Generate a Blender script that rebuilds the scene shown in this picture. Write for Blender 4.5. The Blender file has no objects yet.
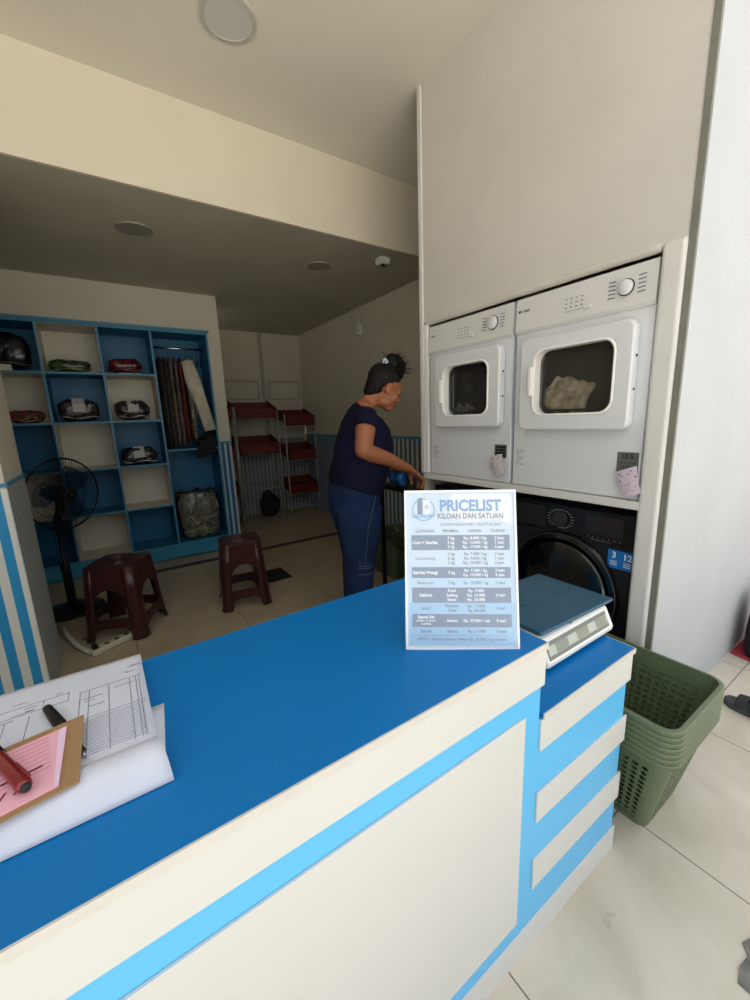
import bpy, bmesh, math, random
from mathutils import Vector, Matrix, Euler, noise
random.seed(7)
SC = bpy.context.scene
C = SC.collection
PI = math.pi

# ------------------------------------------------------------------ camera
cam_d = bpy.data.cameras.new('camera'); cam = bpy.data.objects.new('camera', cam_d); C.objects.link(cam)
_yaw, _pit, _rol = (math.radians(a) for a in (56.4257, 11.5202, -2.1494))
_f = Vector((math.cos(_pit)*math.cos(_yaw), math.cos(_pit)*math.sin(_yaw), -math.sin(_pit)))
_r = _f.cross(Vector((0, 0, 1))).normalized(); _u = _r.cross(_f)
_r2 = math.cos(_rol)*_r + math.sin(_rol)*_u; _u2 = -math.sin(_rol)*_r + math.cos(_rol)*_u
_m = Matrix((_r2, _u2, -_f)).transposed().to_4x4(); _m.translation = (0, 0, 1.3333)
cam.matrix_world = _m
cam_d.sensor_width = 36; cam_d.sensor_fit = 'AUTO'; cam_d.lens = 398.53/1000*36
cam_d.clip_start = 0.02; cam_d.clip_end = 200
SC.camera = cam

# ------------------------------------------------------------------ world: bright overcast daylight from the street
W = bpy.data.worlds.new('overcast_sky'); SC.world = W; W.use_nodes = True
wn = W.node_tree.nodes; wl = W.node_tree.links
bg = wn['Background']
tc = wn.new('ShaderNodeTexCoord'); sx = wn.new('ShaderNodeSeparateXYZ'); rp = wn.new('ShaderNodeValToRGB')
wl.new(tc.outputs['Generated'], sx.inputs[0]); wl.new(sx.outputs['Z'], rp.inputs[0]); wl.new(rp.outputs[0], bg.inputs[0])
rp.color_ramp.elements[0].position = 0.0; rp.color_ramp.elements[0].color = (0.70, 0.72, 0.74, 1)
rp.color_ramp.elements[1].position = 0.6; rp.color_ramp.elements[1].color = (0.97, 0.98, 1.0, 1)
bg.inputs[1].default_value = .80
# high sun behind the building: it lights the street in front, which bounces light up into the shop
sun_d = bpy.data.lights.new('sun', 'SUN'); sun_d.energy = 10.0; sun_d.angle = math.radians(1.0); sun_d.color = (1, .97, .92)
sun = bpy.data.objects.new('sun', sun_d); C.objects.link(sun); sun.rotation_euler = Vector((-.10, -.40, -.91)).to_track_quat('-Z', 'Y').to_euler()
SC.view_settings.view_transform = 'Standard'; SC.view_settings.look = 'None'
SC.view_settings.gamma = 1; SC.view_settings.use_curve_mapping = False
SC.view_settings.exposure = 0.80

# ------------------------------------------------------------------ helpers
def lin(c): return tuple(((v/255)/12.92 if v/255 <= .04045 else ((v/255+.055)/1.055)**2.4) for v in c)
def mat(name, rgb, rough=.6, metal=0, spec=.5, var=0., vscale=6, bump=0., bscale=60, trans=0, alpha=1, coat=0, rgb2=None, sheen=0):
    m = bpy.data.materials.new(name); m.use_nodes = True
    nt = m.node_tree; p = nt.nodes['Principled BSDF']
    c = lin(rgb); p.inputs['Base Color'].default_value = (*c, 1)
    p.inputs['Roughness'].default_value = rough; p.inputs['Metallic'].default_value = metal
    p.inputs['Specular IOR Level'].default_value = spec
    p.inputs['Transmission Weight'].default_value = trans; p.inputs['Alpha'].default_value = alpha
    p.inputs['Coat Weight'].default_value = coat; p.inputs['Sheen Weight'].default_value = sheen
    t = nt.nodes.new('ShaderNodeTexCoord')
    if var or rgb2:
        n = nt.nodes.new('ShaderNodeTexNoise'); n.inputs['Scale'].default_value = vscale; n.inputs['Detail'].default_value = 5
        nt.links.new(t.outputs['Object'], n.inputs['Vector'])
        r = nt.nodes.new('ShaderNodeValToRGB'); nt.links.new(n.outputs[0], r.inputs[0])
        c2 = lin(rgb2) if rgb2 else tuple(v*(1-var) for v in c)
        r.color_ramp.elements[0].position = .35; r.color_ramp.elements[0].color = (*c2, 1)
        r.color_ramp.elements[1].position = .62; r.color_ramp.elements[1].color = (*c, 1)
        nt.links.new(r.outputs[0], p.inputs['Base Color'])
    if bump:
        n = nt.nodes.new('ShaderNodeTexNoise'); n.inputs['Scale'].default_value = bscale; n.inputs['Detail'].default_value = 3
        nt.links.new(t.outputs['Object'], n.inputs['Vector'])
        b = nt.nodes.new('ShaderNodeBump'); b.inputs['Strength'].default_value = bump; b.inputs['Distance'].default_value = .01
        nt.links.new(n.outputs[0], b.inputs['Height']); nt.links.new(b.outputs[0], p.inputs['Normal'])
    return m
def stripe_mat(name, axis, period, duty, rgb_a, rgb_b, off=0., rough=.5):
    m = mat(name, rgb_a, rough); nt = m.node_tree; p = nt.nodes['Principled BSDF']
    g = nt.nodes.new('ShaderNodeNewGeometry'); s = nt.nodes.new('ShaderNodeSeparateXYZ'); nt.links.new(g.outputs['Position'], s.inputs[0])
    def M(op, a, b):
        k = nt.nodes.new('ShaderNodeMath'); k.operation = op
        for i, v in enumerate((a, b)):
            if v is None: continue
            if isinstance(v, (int, float)): k.inputs[i].default_value = v
            else: nt.links.new(v, k.inputs[i])
        return k.outputs[0]
    v = M('ADD', s.outputs[axis], 100.0 - off); v = M('DIVIDE', v, period); v = M('FRACT', v, None); v = M('LESS_THAN', v, duty)
    x = nt.nodes.new('ShaderNodeMix'); x.data_type = 'RGBA'; nt.links.new(v, x.inputs['Factor'])
    x.inputs[6].default_value = (*lin(rgb_b), 1); x.inputs[7].default_value = (*lin(rgb_a), 1)
    nt.links.new(x.outputs[2], p.inputs['Base Color'])
    return m
def tile_mat(name, T, x0, y0, base, dark, grout, rough=.35):
    m = mat(name, base, rough); nt = m.node_tree; p = nt.nodes['Principled BSDF']; L = nt.links; N = nt.nodes.new
    g = N('ShaderNodeNewGeometry'); s = N('ShaderNodeSeparateXYZ'); L.new(g.outputs['Position'], s.inputs[0])
    def M(op, a, b=None):
        k = N('ShaderNodeMath'); k.operation = op
        for i, v in enumerate((a, b)):
            if v is None: continue
            if isinstance(v, (int, float)): k.inputs[i].default_value = v
            else: L.new(v, k.inputs[i])
        return k.outputs[0]
    def line(o, v0):
        a = M('ADD', o, 64.5*T - v0); a = M('DIVIDE', a, T); a = M('FRACT', a); a = M('SUBTRACT', a, .5); a = M('ABSOLUTE', a)
        return M('LESS_THAN', a, .0028)
    gr = M('MAXIMUM', line(s.outputs[0], x0), line(s.outputs[1], y0))
    n = N('ShaderNodeTexNoise'); n.inputs['Scale'].default_value = 3.5; n.inputs['Detail'].default_value = 9; n.inputs['Distortion'].default_value = 1.2
    L.new(g.outputs['Position'], n.inputs['Vector'])
    r = N('ShaderNodeValToRGB'); L.new(n.outputs[0], r.inputs[0])
    r.color_ramp.elements[0].position = .3; r.color_ramp.elements[0].color = (*lin(dark), 1)
    r.color_ramp.elements[1].position = .7; r.color_ramp.elements[1].color = (*lin(base), 1)
    # small worn stains with a shape of their own
    n2 = N('ShaderNodeTexNoise'); n2.inputs['Scale'].default_value = 9; n2.inputs['Detail'].default_value = 6; L.new(g.outputs['Position'], n2.inputs['Vector'])
    st = N('ShaderNodeValToRGB'); L.new(n2.outputs[0], st.inputs[0]); st.color_ramp.elements[0].position = .70; st.color_ramp.elements[0].color = (0, 0, 0, 1)
    st.color_ramp.elements[1].position = .76; st.color_ramp.elements[1].color = (.5, .5, .5, 1)
    x1 = N('ShaderNodeMix'); x1.data_type = 'RGBA'; L.new(st.outputs[0], x1.inputs['Factor']); L.new(r.outputs[0], x1.inputs[6]); x1.inputs[7].default_value = (*lin((120, 112, 98)), 1)
    x2 = N('ShaderNodeMix'); x2.data_type = 'RGBA'; L.new(gr, x2.inputs['Factor']); L.new(x1.outputs[2], x2.inputs[6]); x2.inputs[7].default_value = (*lin(grout), 1)
    L.new(x2.outputs[2], p.inputs['Base Color'])
    return m

class MB:
    """collects geometry and links it as one mesh object"""
    def __init__(s): s.v = []; s.f = []; s.m = []; s.mi = 0; s.T = Matrix()
    def _add(s, vs, fs):
        o = len(s.v); s.v += [s.T @ Vector(v) for v in vs]; s.f += [tuple(i+o for i in f) for f in fs]; s.m += [s.mi]*len(fs)
    def mat(s, i): s.mi = i; return s
    def box(s, x0, x1, y0, y1, z0, z1):
        s._add([(x0, y0, z0), (x1, y0, z0), (x1, y1, z0), (x0, y1, z0), (x0, y0, z1), (x1, y0, z1), (x1, y1, z1), (x0, y1, z1)],
               [(0, 3, 2, 1), (4, 5, 6, 7), (0, 1, 5, 4), (1, 2, 6, 5), (2, 3, 7, 6), (3, 0, 4, 7)]); return s
    def quad(s, a, b, c, d): s._add([a, b, c, d], [(0, 1, 2, 3)]); return s
    def rings(s, R, closed=False, caps=True):
        n = len(R[0]); vs = [p for r in R for p in r]; fs = []
        K = len(R) if closed else len(R)-1
        for k in range(K):
            a, b = k*n, ((k+1) % len(R))*n
            for i in range(n): j = (i+1) % n; fs.append((a+i, a+j, b+j, b+i))
        if caps and not closed: fs.append(tuple(range(n-1, -1, -1))); fs.append(tuple(range((len(R)-1)*n, len(R)*n)))
        s._add(vs, fs); return s
    def limb(s, P, seg=10, ref=(0, 0, 1), cap=False):
        """P: list of (point, ra, rb); elliptical rings across the path, ra along ref-projected axis, rb across"""
        P = [(Vector(p), a, b) for p, a, b in P]; R = []; rf = Vector(ref)
        T = []
        for i in range(len(P)):
            t = (P[min(i+1, len(P)-1)][0]-P[max(i-1, 0)][0]); T.append(t.normalized() if t.length else Vector((0, 0, 1)))
        def frame(t):
            u = rf - t*rf.dot(t)
            if u.length < 1e-3: u = Vector((1, 0, 0)) - t*t.x
            if u.length < 1e-3: u = Vector((0, 1, 0))
            u.normalize(); return u, t.cross(u)
        def ring(p, t, a, b):
            u, w = frame(t); return [p + u*math.cos(k*2*PI/seg)*a + w*math.sin(k*2*PI/seg)*b for k in range(seg)]
        if cap:
            p, a, b = P[0]
            for q in (.15, .5, .8): d = math.sqrt(1-(1-q)**2); R.append(ring(p - T[0]*min(a, b)*(1-q), T[0], a*d, b*d))
        for (p, a, b), t in zip(P, T): R.append(ring(p, t, a, b))
        if cap:
            p, a, b = P[-1]
            for q in (.8, .5, .15): d = math.sqrt(1-(1-q)**2); R.append(ring(p + T[-1]*min(a, b)*(1-q), T[-1], a*d, b*d))
        return s.rings(R)
    def tube(s, pts, r, seg=8, closed=False):
        P = [Vector(p) for p in pts]; n = len(P); R = []
        t0 = ((P[1]-P[-1]) if closed else (P[1]-P[0])).normalized()
        u = t0.orthogonal().normalized()
        for i in range(n):
            if closed: t = (P[(i+1) % n]-P[i-1])
            else: t = P[min(i+1, n-1)]-P[max(i-1, 0)]
            t = t.normalized(); u = (u - t*u.dot(t)); u.normalize(); w = t.cross(u)
            rr = r[i] if isinstance(r, (list, tuple)) else r
            R.append([P[i]+u*math.cos(k*2*PI/seg)*rr+w*math.sin(k*2*PI/seg)*rr for k in range(seg)])
        return s.rings(R, closed)
    def lathe(s, prof, c=(0, 0, 0), axis='z', seg=28, squash=1.0):
        R = []
        for r, h in prof:
            ring = []
            for k in range(seg):
                a = k*2*PI/seg; x, y = r*math.cos(a), r*math.sin(a)*squash
                ring.append(Vector(c)+(Vector((x, y, h)) if axis == 'z' else Vector((h, x, y)) if axis == 'x' else Vector((y, h, x))))
            R.append(ring)
        return s.rings(R)
    def ell(s, c, r, rot=None, nu=16, nv=10):
        R = []; M3 = rot.to_matrix() if rot is not None else Matrix.Identity(3)
        for j in range(1, nv):
            th = PI*j/nv
            R.append([Vector(c)+M3 @ Vector((r[0]*math.sin(th)*math.cos(2*PI*k/nu), r[1]*math.sin(th)*math.sin(2*PI*k/nu), -r[2]*math.cos(th))) for k in range(nu)])
        top = Vector(c)+M3 @ Vector((0, 0, r[2])); bot = Vector(c)-M3 @ Vector((0, 0, r[2]))
        n = nu; vs = [p for r_ in R for p in r_]+[bot, top]; fs = []
        for k in range(len(R)-1):
            for i in range(n): j = (i+1) % n; fs.append((k*n+i, k*n+j, (k+1)*n+j, (k+1)*n+i))
        B = len(vs)-2
        for i in range(n): fs.append((B, (i+1) % n, i)); fs.append((B+1, (len(R)-1)*n+i, (len(R)-1)*n+(i+1) % n))
        s._add(vs, fs); return s
    def prism(s, poly, fn, d0, d1):
        """poly of 2D points, fn(a,b,d)->3D"""
        n = len(poly); s._add([fn(a, b, d0) for a, b in poly]+[fn(a, b, d1) for a, b in poly],
               [tuple(range(n-1, -1, -1)), tuple(range(n, 2*n))]+[(i, (i+1) % n, n+(i+1) % n, n+i) for i in range(n)]); return s
    def frame(s, outer, inner, fn, d0, d1):
        """ring between two polygons with equal point counts, extruded"""
        n = len(outer); A = [fn(a, b, d0) for a, b in outer]+[fn(a, b, d0) for a, b in inner]+[fn(a, b, d1) for a, b in outer]+[fn(a, b, d1) for a, b in inner]
        fs = []
        for i in range(n):
            j = (i+1) % n
            fs += [(i, j, n+j, n+i), (2*n+i, 3*n+i, 3*n+j, 2*n+j), (i, 2*n+i, 2*n+j, j), (n+i, n+j, 3*n+j, 3*n+i)]
        s._add(A, fs); return s
    def text(s, body, size, fn, align='CENTER', width=None, bold=0.):
        cu = bpy.data.curves.new('t', 'FONT'); cu.body = body; cu.size = size; cu.align_x = align; cu.align_y = 'CENTER'; cu.offset = bold; cu.resolution_u = 3
        o = bpy.data.objects.new('t', cu); C.objects.link(o); me = bpy.data.meshes.new_from_object(o.evaluated_get(bpy.context.evaluated_depsgraph_get()))
        k = 1.
        if width and me.vertices:
            xs = [v.co.x for v in me.vertices]; k = width/(max(xs)-min(xs))
        s._add([fn(v.co.x*k, v.co.y) for v in me.vertices], [tuple(p.vertices) for p in me.polygons])
        bpy.data.objects.remove(o); bpy.data.curves.remove(cu); bpy.data.meshes.remove(me); return s
    def build(s, name, mats, parent=None, bevel=0, smooth=False, sub=0, solid=0, recalc=True, remesh=0, rsmooth=6, bseg=2):
        me = bpy.data.meshes.new(name)
        me.from_pydata([tuple(v) for v in s.v], [], s.f)
        mats = mats if isinstance(mats, (list, tuple)) else [mats]
        for m in mats: me.materials.append(m)
        me.polygons.foreach_set('material_index', s.m)
        if recalc:
            b = bmesh.new(); b.from_mesh(me); bmesh.ops.recalc_face_normals(b, faces=b.faces); b.to_mesh(me); b.free()
        o = bpy.data.objects.new(name, me); C.objects.link(o); o.parent = parent
        if remesh:
            r = o.modifiers.new('r', 'REMESH'); r.mode = 'VOXEL'; r.voxel_size = remesh; r.use_smooth_shade = True
            k = o.modifiers.new('s', 'SMOOTH'); k.factor = .5; k.iterations = rsmooth
            bpy.context.view_layer.update()
            me2 = bpy.data.meshes.new_from_object(o.evaluated_get(bpy.context.evaluated_depsgraph_get()))
            o.modifiers.clear(); o.data = me2; bpy.data.meshes.remove(me); me2.name = name
            if not me2.materials: me2.materials.append(mats[0])
            me2.polygons.foreach_set('use_smooth', [True]*len(me2.polygons))
            return o
        if bevel:
            k = o.modifiers.new('bevel', 'BEVEL'); k.width = bevel; k.segments = bseg; k.limit_method = 'ANGLE'; k.angle_limit = math.radians(40)
        if sub:
            k = o.modifiers.new('sub', 'SUBSURF'); k.levels = sub; k.render_levels = sub
        if solid:
            k = o.modifiers.new('solid', 'SOLIDIFY'); k.thickness = solid; k.offset = -1
        if smooth: me.polygons.foreach_set('use_smooth', [True]*len(me.polygons))
        return o
def tag(o, label=None, cat=None, group=None, kind=None):
    if label: o['label'] = label
    if cat: o['category'] = cat
    if group: o['group'] = group
    if kind: o['kind'] = kind
    return o
def thing(name, label, cat, loc=(0, 0, 0), rz=0, group=None):
    o = bpy.data.objects.new(name, None); C.objects.link(o); o.location = loc; o.rotation_euler = (0, 0, rz); o.empty_display_size = .1
    return tag(o, label, cat, group)
def struct(name, mb, m, **k): return tag(mb.build(name, m, **k), kind='structure')
def copy_tree(o, parent=None):
    c = o.copy(); C.objects.link(c); c.parent = parent
    for ch in list(o.children): copy_tree(ch, c)
    return c
def rrect(x0, x1, y0, y1, r, n=5):
    P = []
    for cx, cy, a0 in ((x1-r, y1-r, 0), (x0+r, y1-r, 90), (x0+r, y0+r, 180), (x1-r, y0+r, 270)):
        for k in range(n+1): a = math.radians(a0+90*k/n); P.append((cx+r*math.cos(a), cy+r*math.sin(a)))
    return P

# ------------------------------------------------------------------ materials
M_ = {}
M_['wall'] = mat('wall_paint', (206, 199, 182), .8, var=.07, vscale=2.2, bump=.08, bscale=25)
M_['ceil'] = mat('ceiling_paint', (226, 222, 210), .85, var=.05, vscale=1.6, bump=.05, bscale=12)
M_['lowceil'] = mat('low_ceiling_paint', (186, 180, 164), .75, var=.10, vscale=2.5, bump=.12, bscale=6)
M_['fac'] = mat('facade_paint', (182, 186, 190), .7, var=.06, vscale=3, bump=.15, bscale=14)
M_['panel'] = mat('grey_white_panel', (205, 201, 194), .55, var=.05, vscale=3, bump=.06, bscale=9)
M_['casing'] = mat('white_casing', (214, 214, 210), .5, var=.05, vscale=5, bump=.1, bscale=14)
M_['greytrim'] = mat('grey_corner_trim', (120, 121, 112), .6, var=.15, vscale=9)
M_['cblue'] = mat('counter_top_blue', (0, 112, 182), .36, spec=.28, var=.04, vscale=4)
M_['lblue'] = mat('counter_light_blue', (92, 184, 236), .38)
M_['cwhite'] = mat('counter_white', (206, 207, 204), .42, var=.02, vscale=3)
M_['edge'] = mat('counter_edge_band', (204, 202, 196), .5, var=.06, vscale=20)
M_['seam'] = mat('seam_line', (120, 112, 104), .7)
M_['shelfblue'] = mat('cabinet_blue', (14, 106, 148), .45, var=.08, vscale=3)
M_['shelfedge'] = mat('cabinet_edge_blue', (66, 132, 160), .45)
M_['shelfwhite'] = mat('cabinet_cream', (212, 206, 188), .5, var=.04)
M_['trimblue'] = mat('trim_blue', (60, 136, 170), .5)
M_['greyblue'] = mat('grey_blue_wainscot', (128, 142, 158), .6, var=.06)
M_['appl'] = mat('dryer_white_enamel', (216, 219, 222), .32, spec=.5)
M_['appl2'] = mat('dryer_panel_white', (212, 212, 210), .4)
M_['ring'] = mat('dryer_bright_trim', (240, 239, 235), .25)
M_['rubber'] = mat('black_rubber', (20, 20, 22), .6)
M_['dark'] = mat('dark_drum', (40, 39, 38), .4)
M_['glass'] = mat('smoked_glass', (60, 58, 52), .05, spec=.6, alpha=.22)
M_['wblack'] = mat('washer_black', (26, 27, 30), .32, spec=.5)
M_['wblack2'] = mat('washer_gloss_black', (9, 9, 11), .12, spec=.6)
M_['wgrey'] = mat('washer_ring_grey', (66, 67, 70), .3, metal=.6)
M_['print'] = mat('grey_print', (96, 96, 98), .6)
M_['wprint'] = mat('white_print', (138, 140, 144), .6)
M_['stickblue'] = mat('sticker_blue', (20, 116, 196), .4)
M_['sticksil'] = mat('sticker_silver', (120, 120, 118), .3, metal=.5)
M_['taglav'] = mat('paper_tag_lavender', (205, 192, 208), .7, var=.1, vscale=30)
M_['tagink'] = mat('tag_ink', (110, 84, 132), .7)
M_['tagtan'] = mat('paper_tag_white', (205, 200, 198), .7, var=.1, vscale=30)
M_['tagred'] = mat('tag_red_ink', (150, 80, 84), .7)
M_['black'] = mat('black_plastic', (12, 12, 14), .45, spec=.3)
M_['blackm'] = mat('black_fabric', (18, 18, 20), .85, bump=.3, bscale=40)
M_['brown'] = mat('maroon_plastic', (58, 26, 24), .3, spec=.4, coat=.15)
M_['green'] = mat('basket_green', (98, 112, 82), .42, var=.05, vscale=8)
M_['greend'] = mat('basket_dark_green', (78, 88, 66), .45)
M_['metal'] = mat('rack_grey_metal', (190, 186, 174), .45, metal=.15)
M_['chrome'] = mat('chrome', (200, 202, 205), .18, metal=1)
M_['red'] = mat('tray_red', (112, 30, 17), .55, var=.1)
M_['reddark'] = mat('tray_inside_dark', (92, 48, 26), .7, var=.2)
M_['paper'] = mat('white_paper', (206, 211, 224), .75, var=.03, vscale=12, bump=.05, bscale=9)
M_['ink'] = mat('ledger_ink', (142, 146, 164), .8)
M_['pink'] = mat('pink_receipt', (234, 176, 192), .75)
M_['pinkl'] = mat('pale_pink_strip', (232, 200, 226), .75)
M_['pinkink'] = mat('receipt_ink', (196, 92, 130), .8)
M_['dkink'] = mat('receipt_dark_ink', (104, 40, 62), .8)
M_['card'] = mat('brown_cardboard', (160, 126, 88), .85, var=.06, vscale=30)
M_['redp'] = mat('red_marker_plastic', (118, 12, 22), .25, coat=.5)
M_['skin'] = mat('skin', (156, 98, 66), .5, var=.06, vscale=14, spec=.4)
M_['hair'] = mat('black_hair', (13, 10, 10), .6, spec=.25, bump=.5, bscale=70)
M_['navy'] = mat('navy_tshirt', (15, 15, 42), .9, spec=.2, bump=.25, bscale=18)
M_['jean'] = mat('blue_denim', (30, 48, 86), .85, spec=.2, bump=.35, bscale=24, rgb2=(22, 36, 66), vscale=5)
M_['stitch'] = mat('jean_stitch', (84, 98, 128), .8)
M_['lips'] = mat('lips', (128, 58, 52), .5)
M_['lamp'] = mat('lamp_diffuser_off', (205, 205, 200), .3)
M_['lamp2'] = mat('grey_lamp_diffuser', (140, 136, 124), .4)
M_['lampring'] = mat('lamp_ring', (190, 188, 180), .4)
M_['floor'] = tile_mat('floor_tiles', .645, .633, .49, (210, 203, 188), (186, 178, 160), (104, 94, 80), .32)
M_['floor_shaded'] = tile_mat('shaded_floor_tiles', .645, .633, .49, (176, 162, 136), (158, 144, 120), (104, 92, 76), .3)  # same tile coloured darker to imitate the dim interior
M_['concrete'] = mat('broken_concrete', (128, 126, 120), .9, rgb2=(84, 82, 78), vscale=18, bump=.9, bscale=30)
M_['asphalt'] = mat('dark_gap', (34, 33, 32), .9, bump=.6)

# ------------------------------------------------------------------ the setting
CZ = 3.052; LZ = 2.577; XD = 1.651; RX = 2.6; BY = 5.82; CY = 4.40; BEAM = 2.65
struct('floor', MB().box(-8, 9, -1.6, .9, -.12, 0), M_['floor'])
struct('floor_inner', MB().box(-1.6, 2.75, .9, 6.2, -.12, 0), M_['floor_shaded'])
struct('floor_street', MB().box(-20, 20, -26, -1.6, -.16, -.02), mat('pale_street', (188, 183, 172), .9, var=.1, vscale=1))
struct('ceiling', MB().box(-1.5, RX+.1, .42, BEAM+.12, CZ, CZ+.12), M_['ceil'])
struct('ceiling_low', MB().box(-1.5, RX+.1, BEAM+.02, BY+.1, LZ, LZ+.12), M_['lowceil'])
struct('trim_1', MB().box(-1.5, RX+.1, BEAM, BEAM+.02, LZ, CZ), mat('beam_paint', (218, 210, 192), .8, var=.05, vscale=2, bump=.06, bscale=20))
struct('wall_back', MB().box(1.0, RX+.1, BY, BY+.12, 0, LZ), M_['wall'])
struct('wall_right', MB().box(RX, RX+.12, .674, BY, 0, CZ), M_['wall'])
struct('wall_outer_left', MB().box(-1.62, -1.5, .42, BY, 0, CZ), M_['wall'])
# wall that holds the display cabinet (recess left open for it)
w = MB(); w.box(-1.5, 1.112, CY, CY+.06, 2.25, LZ); w.box(.995, 1.112, CY, BY, 0, 2.25); w.box(-1.5, -.80, CY, CY+.06, 0, 2.25); w.box(-1.5, 1.0, CY+.42, CY+.5, 0, LZ)
struct('wall_cabinet', w, M_['wall'])
# striped pillar
SB, SW = (44, 150, 206), (226, 226, 216)
struct('wall_pillar', MB().box(-1.5, -.395, 2.39, 2.87, 0, CZ), M_['wall'])
struct('trim_2', MB().box(-1.5, -.388, 2.382, 2.877, 1.096, 1.112), M_['trimblue'])
struct('wainscot_pillar_front', MB().box(-1.5, -.3945, 2.386, 2.389, 0, 1.088), stripe_mat('wide_blue_stripes', 0, .072, .52, SB, SW, off=-.395-.028-.0374))
struct('wainscot_pillar_side', MB().box(-.394, -.391, 2.386, 2.872, 0, 1.088), stripe_mat('thin_grey_stripes', 1, .051, .42, (96, 112, 124), (200, 200, 190), off=2.45))
# wainscots
WZ = 1.135
struct('wainscot_cabinet', MB().box(1.0, 1.1125, CY-.006, CY-.001, 0, WZ), stripe_mat('cabinet_stripes', 0, .054, .62, (14, 100, 140), (186, 190, 190), off=.996))
struct('trim_3', MB().box(.998, 1.116, CY-.012, CY-.0005, WZ, WZ+.025), M_['trimblue'])
struct('wainscot_back', MB().box(1.12, RX, BY-.008, BY-.001, 0, 1.10), stripe_mat('back_stripes', 0, .058, .5, (104, 114, 120), (172, 174, 168)))
struct('wainscot_right_striped', MB().box(RX-.008, RX-.001, .92, 4.0, 0, 1.12), stripe_mat('right_stripes', 1, .075, .5, (76, 106, 122), (196, 200, 196)))
struct('wainscot_right_plain', MB().box(RX-.008, RX-.001, 4.0, BY-.009, 0, 1.12), M_['greyblue'])
struct('trim_4', MB().box(RX-.016, RX-.0005, .92, BY-.009, 1.12, 1.142), M_['trimblue'])
# battens and panel outlines on the back wall
b = MB()
b.box(1.985, 2.035, BY-.02, BY-.001, 1.10, LZ)
for x0, x1 in ((1.30, 1.945), (2.075, 2.56)):
    b.box(x0, x1, BY-.014, BY-.001, 1.90, 1.925); b.box(x0, x1, BY-.014, BY-.001, 1.66, 1.675)
    b.box(x0, x0+.02, BY-.014, BY-.001, 1.66, 1.925); b.box(x1-.02, x1, BY-.014, BY-.001, 1.66, 1.925)
struct('trim_5', b, mat('batten_shade', (170, 164, 148), .7))  # greyer than the wall, standing in for shading around the battens
# threshold groove across the floor
struct('trim_6', MB().box(.0, RX, 4.07, 4.15, 0, .004), mat('threshold_dark', (64, 56, 48), .7))
# dryer enclosure wall
e = MB(); e.box(XD, XD+.03, .603, 1.90, 1.865, CZ)
struct('wall_dryer_panel', e, M_['panel'])
struct('trim_7', MB().box(XD-.008, XD+.5, 1.90, 1.93, .99, CZ), M_['casing'], bevel=.004)
struct('trim_8', MB().box(XD-.004, XD+.02, 1.865, 1.90, .99, 1.86), mat('bright_strip', (236, 236, 232), .4), bevel=.006)
struct('trim_9', MB().box(XD-.014, XD+.04, .604, .676, 0, 1.875), M_['casing'], bevel=.014, bseg=4)
struct('trim_10', MB().box(XD-.003, XD+.012, .583, .6035, 0, 3.6), M_['greytrim'])
struct('wall_dryer_back', MB().box(2.36, 2.40, .674, 1.93, 0, CZ), M_['wall'])
struct('wall_enclosure_side', MB().box(XD+.02, 2.36, 1.932, 1.95, 0.0, CZ), M_['wall'])
struct('wall_facade', MB().box(XD+.012, 8, .583, .672, 0, 3.6), M_['fac'])
# rolled soft lower lip of the panel above the dryers
lip = MB(); R = []
for k in range(40):
    y = .68+k*(1.895-.68)/39; wob = .004*noise.noise(Vector((y*9, 0, 1)))
    R.append([(XD+.008-(.014+wob)*math.sin(a)*1.0, y, 1.868+.017*math.cos(a)+wob*.6) for a in [i*2*PI/12 for i in range(12)]])
lip.rings(R); struct('trim_11', lip, M_['panel'], smooth=True)
# shelf under the dryers
struct('trim_12', MB().box(XD-.012, 2.3, .668, 1.90, .955, .988), M_['casing'], bevel=.004)
# broken concrete at the kerb
p = MB(); pts = []
random.seed(3)
for k in range(26):
    a = k/25; pts.append((1.05+.02*random.random()+a*.9, .112+.012*math.sin(a*14)+.02*random.random()))
poly = pts+[(1.95, -.6), (1.05, -.6)]
p.prism(poly, lambda a, b, d: (a, b, d), .0005, .004)
tag(p.build('trim_13', M_['concrete']), kind='structure')
p = MB(); pts = []
for k in range(26):
    a = k/25; pts.append((1.09+a*.8, .075+.012*math.sin(a*18)+.012*random.random()))
p.prism(pts+[(1.89, -.6), (1.09, -.6)], lambda a, b, d: (a, b, d), .0045, .006)
tag(p.build('trim_14', M_['asphalt']), kind='structure')

# ------------------------------------------------------------------ service counter
FY = .443; YB = .90; XL = -1.25
ct = thing('service_counter', 'stepped white and light blue service counter with glossy blue top in the foreground', 'counter', (0, FY, 0))
c0 = MB(); c0.box(XL, .712, .005, .452, 0, .840); c0.box(.712, 1.125, .005, .452, 0, .664)
c0.build('body', M_['lblue'], ct)
c0 = MB(); c0.box(XL-.01, .7195, 0, YB-FY+.005, .8425, .855); c0.build('main_top', M_['cblue'], ct)
c0 = MB(); c0.box(.7195, 1.146, 0, YB-FY+.005, .667, .680); c0.build('lower_top', M_['cblue'], ct)
c0 = MB(); c0.box(XL-.01, .7203, -.0035, -.0002, .8405, .855); c0.box(.7197, .7215, -.0035, YB-FY+.005, .8405, .855); c0.build('top_edge_band', M_['edge'], ct)
c0 = MB(); c0.box(.7200, 1.1475, -.0035, -.0002, .6655, .680); c0.box(1.1462, 1.1480, -.0035, YB-FY+.005, .6655, .680); c0.build('lower_edge_band', M_['edge'], ct)
def cpanel(name, x0, x1, z0, z1, side=False):
    q = MB(); q.box(x0, x1, 0, .0049, z0, z1); return q.build(name, M_['cwhite'], ct, bevel=.0007)
cpanel('upper_fascia', XL-.005, .7192, .753, .8398)
cpanel('front_panel', XL+.1, .657, .130, .700)
cpanel('lower_fascia', .7155, 1.140, .583, .6648)
cpanel('slat', .7155, 1.138, .386, .469)
cpanel('slat', .7135, 1.135, .188, .277)
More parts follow.
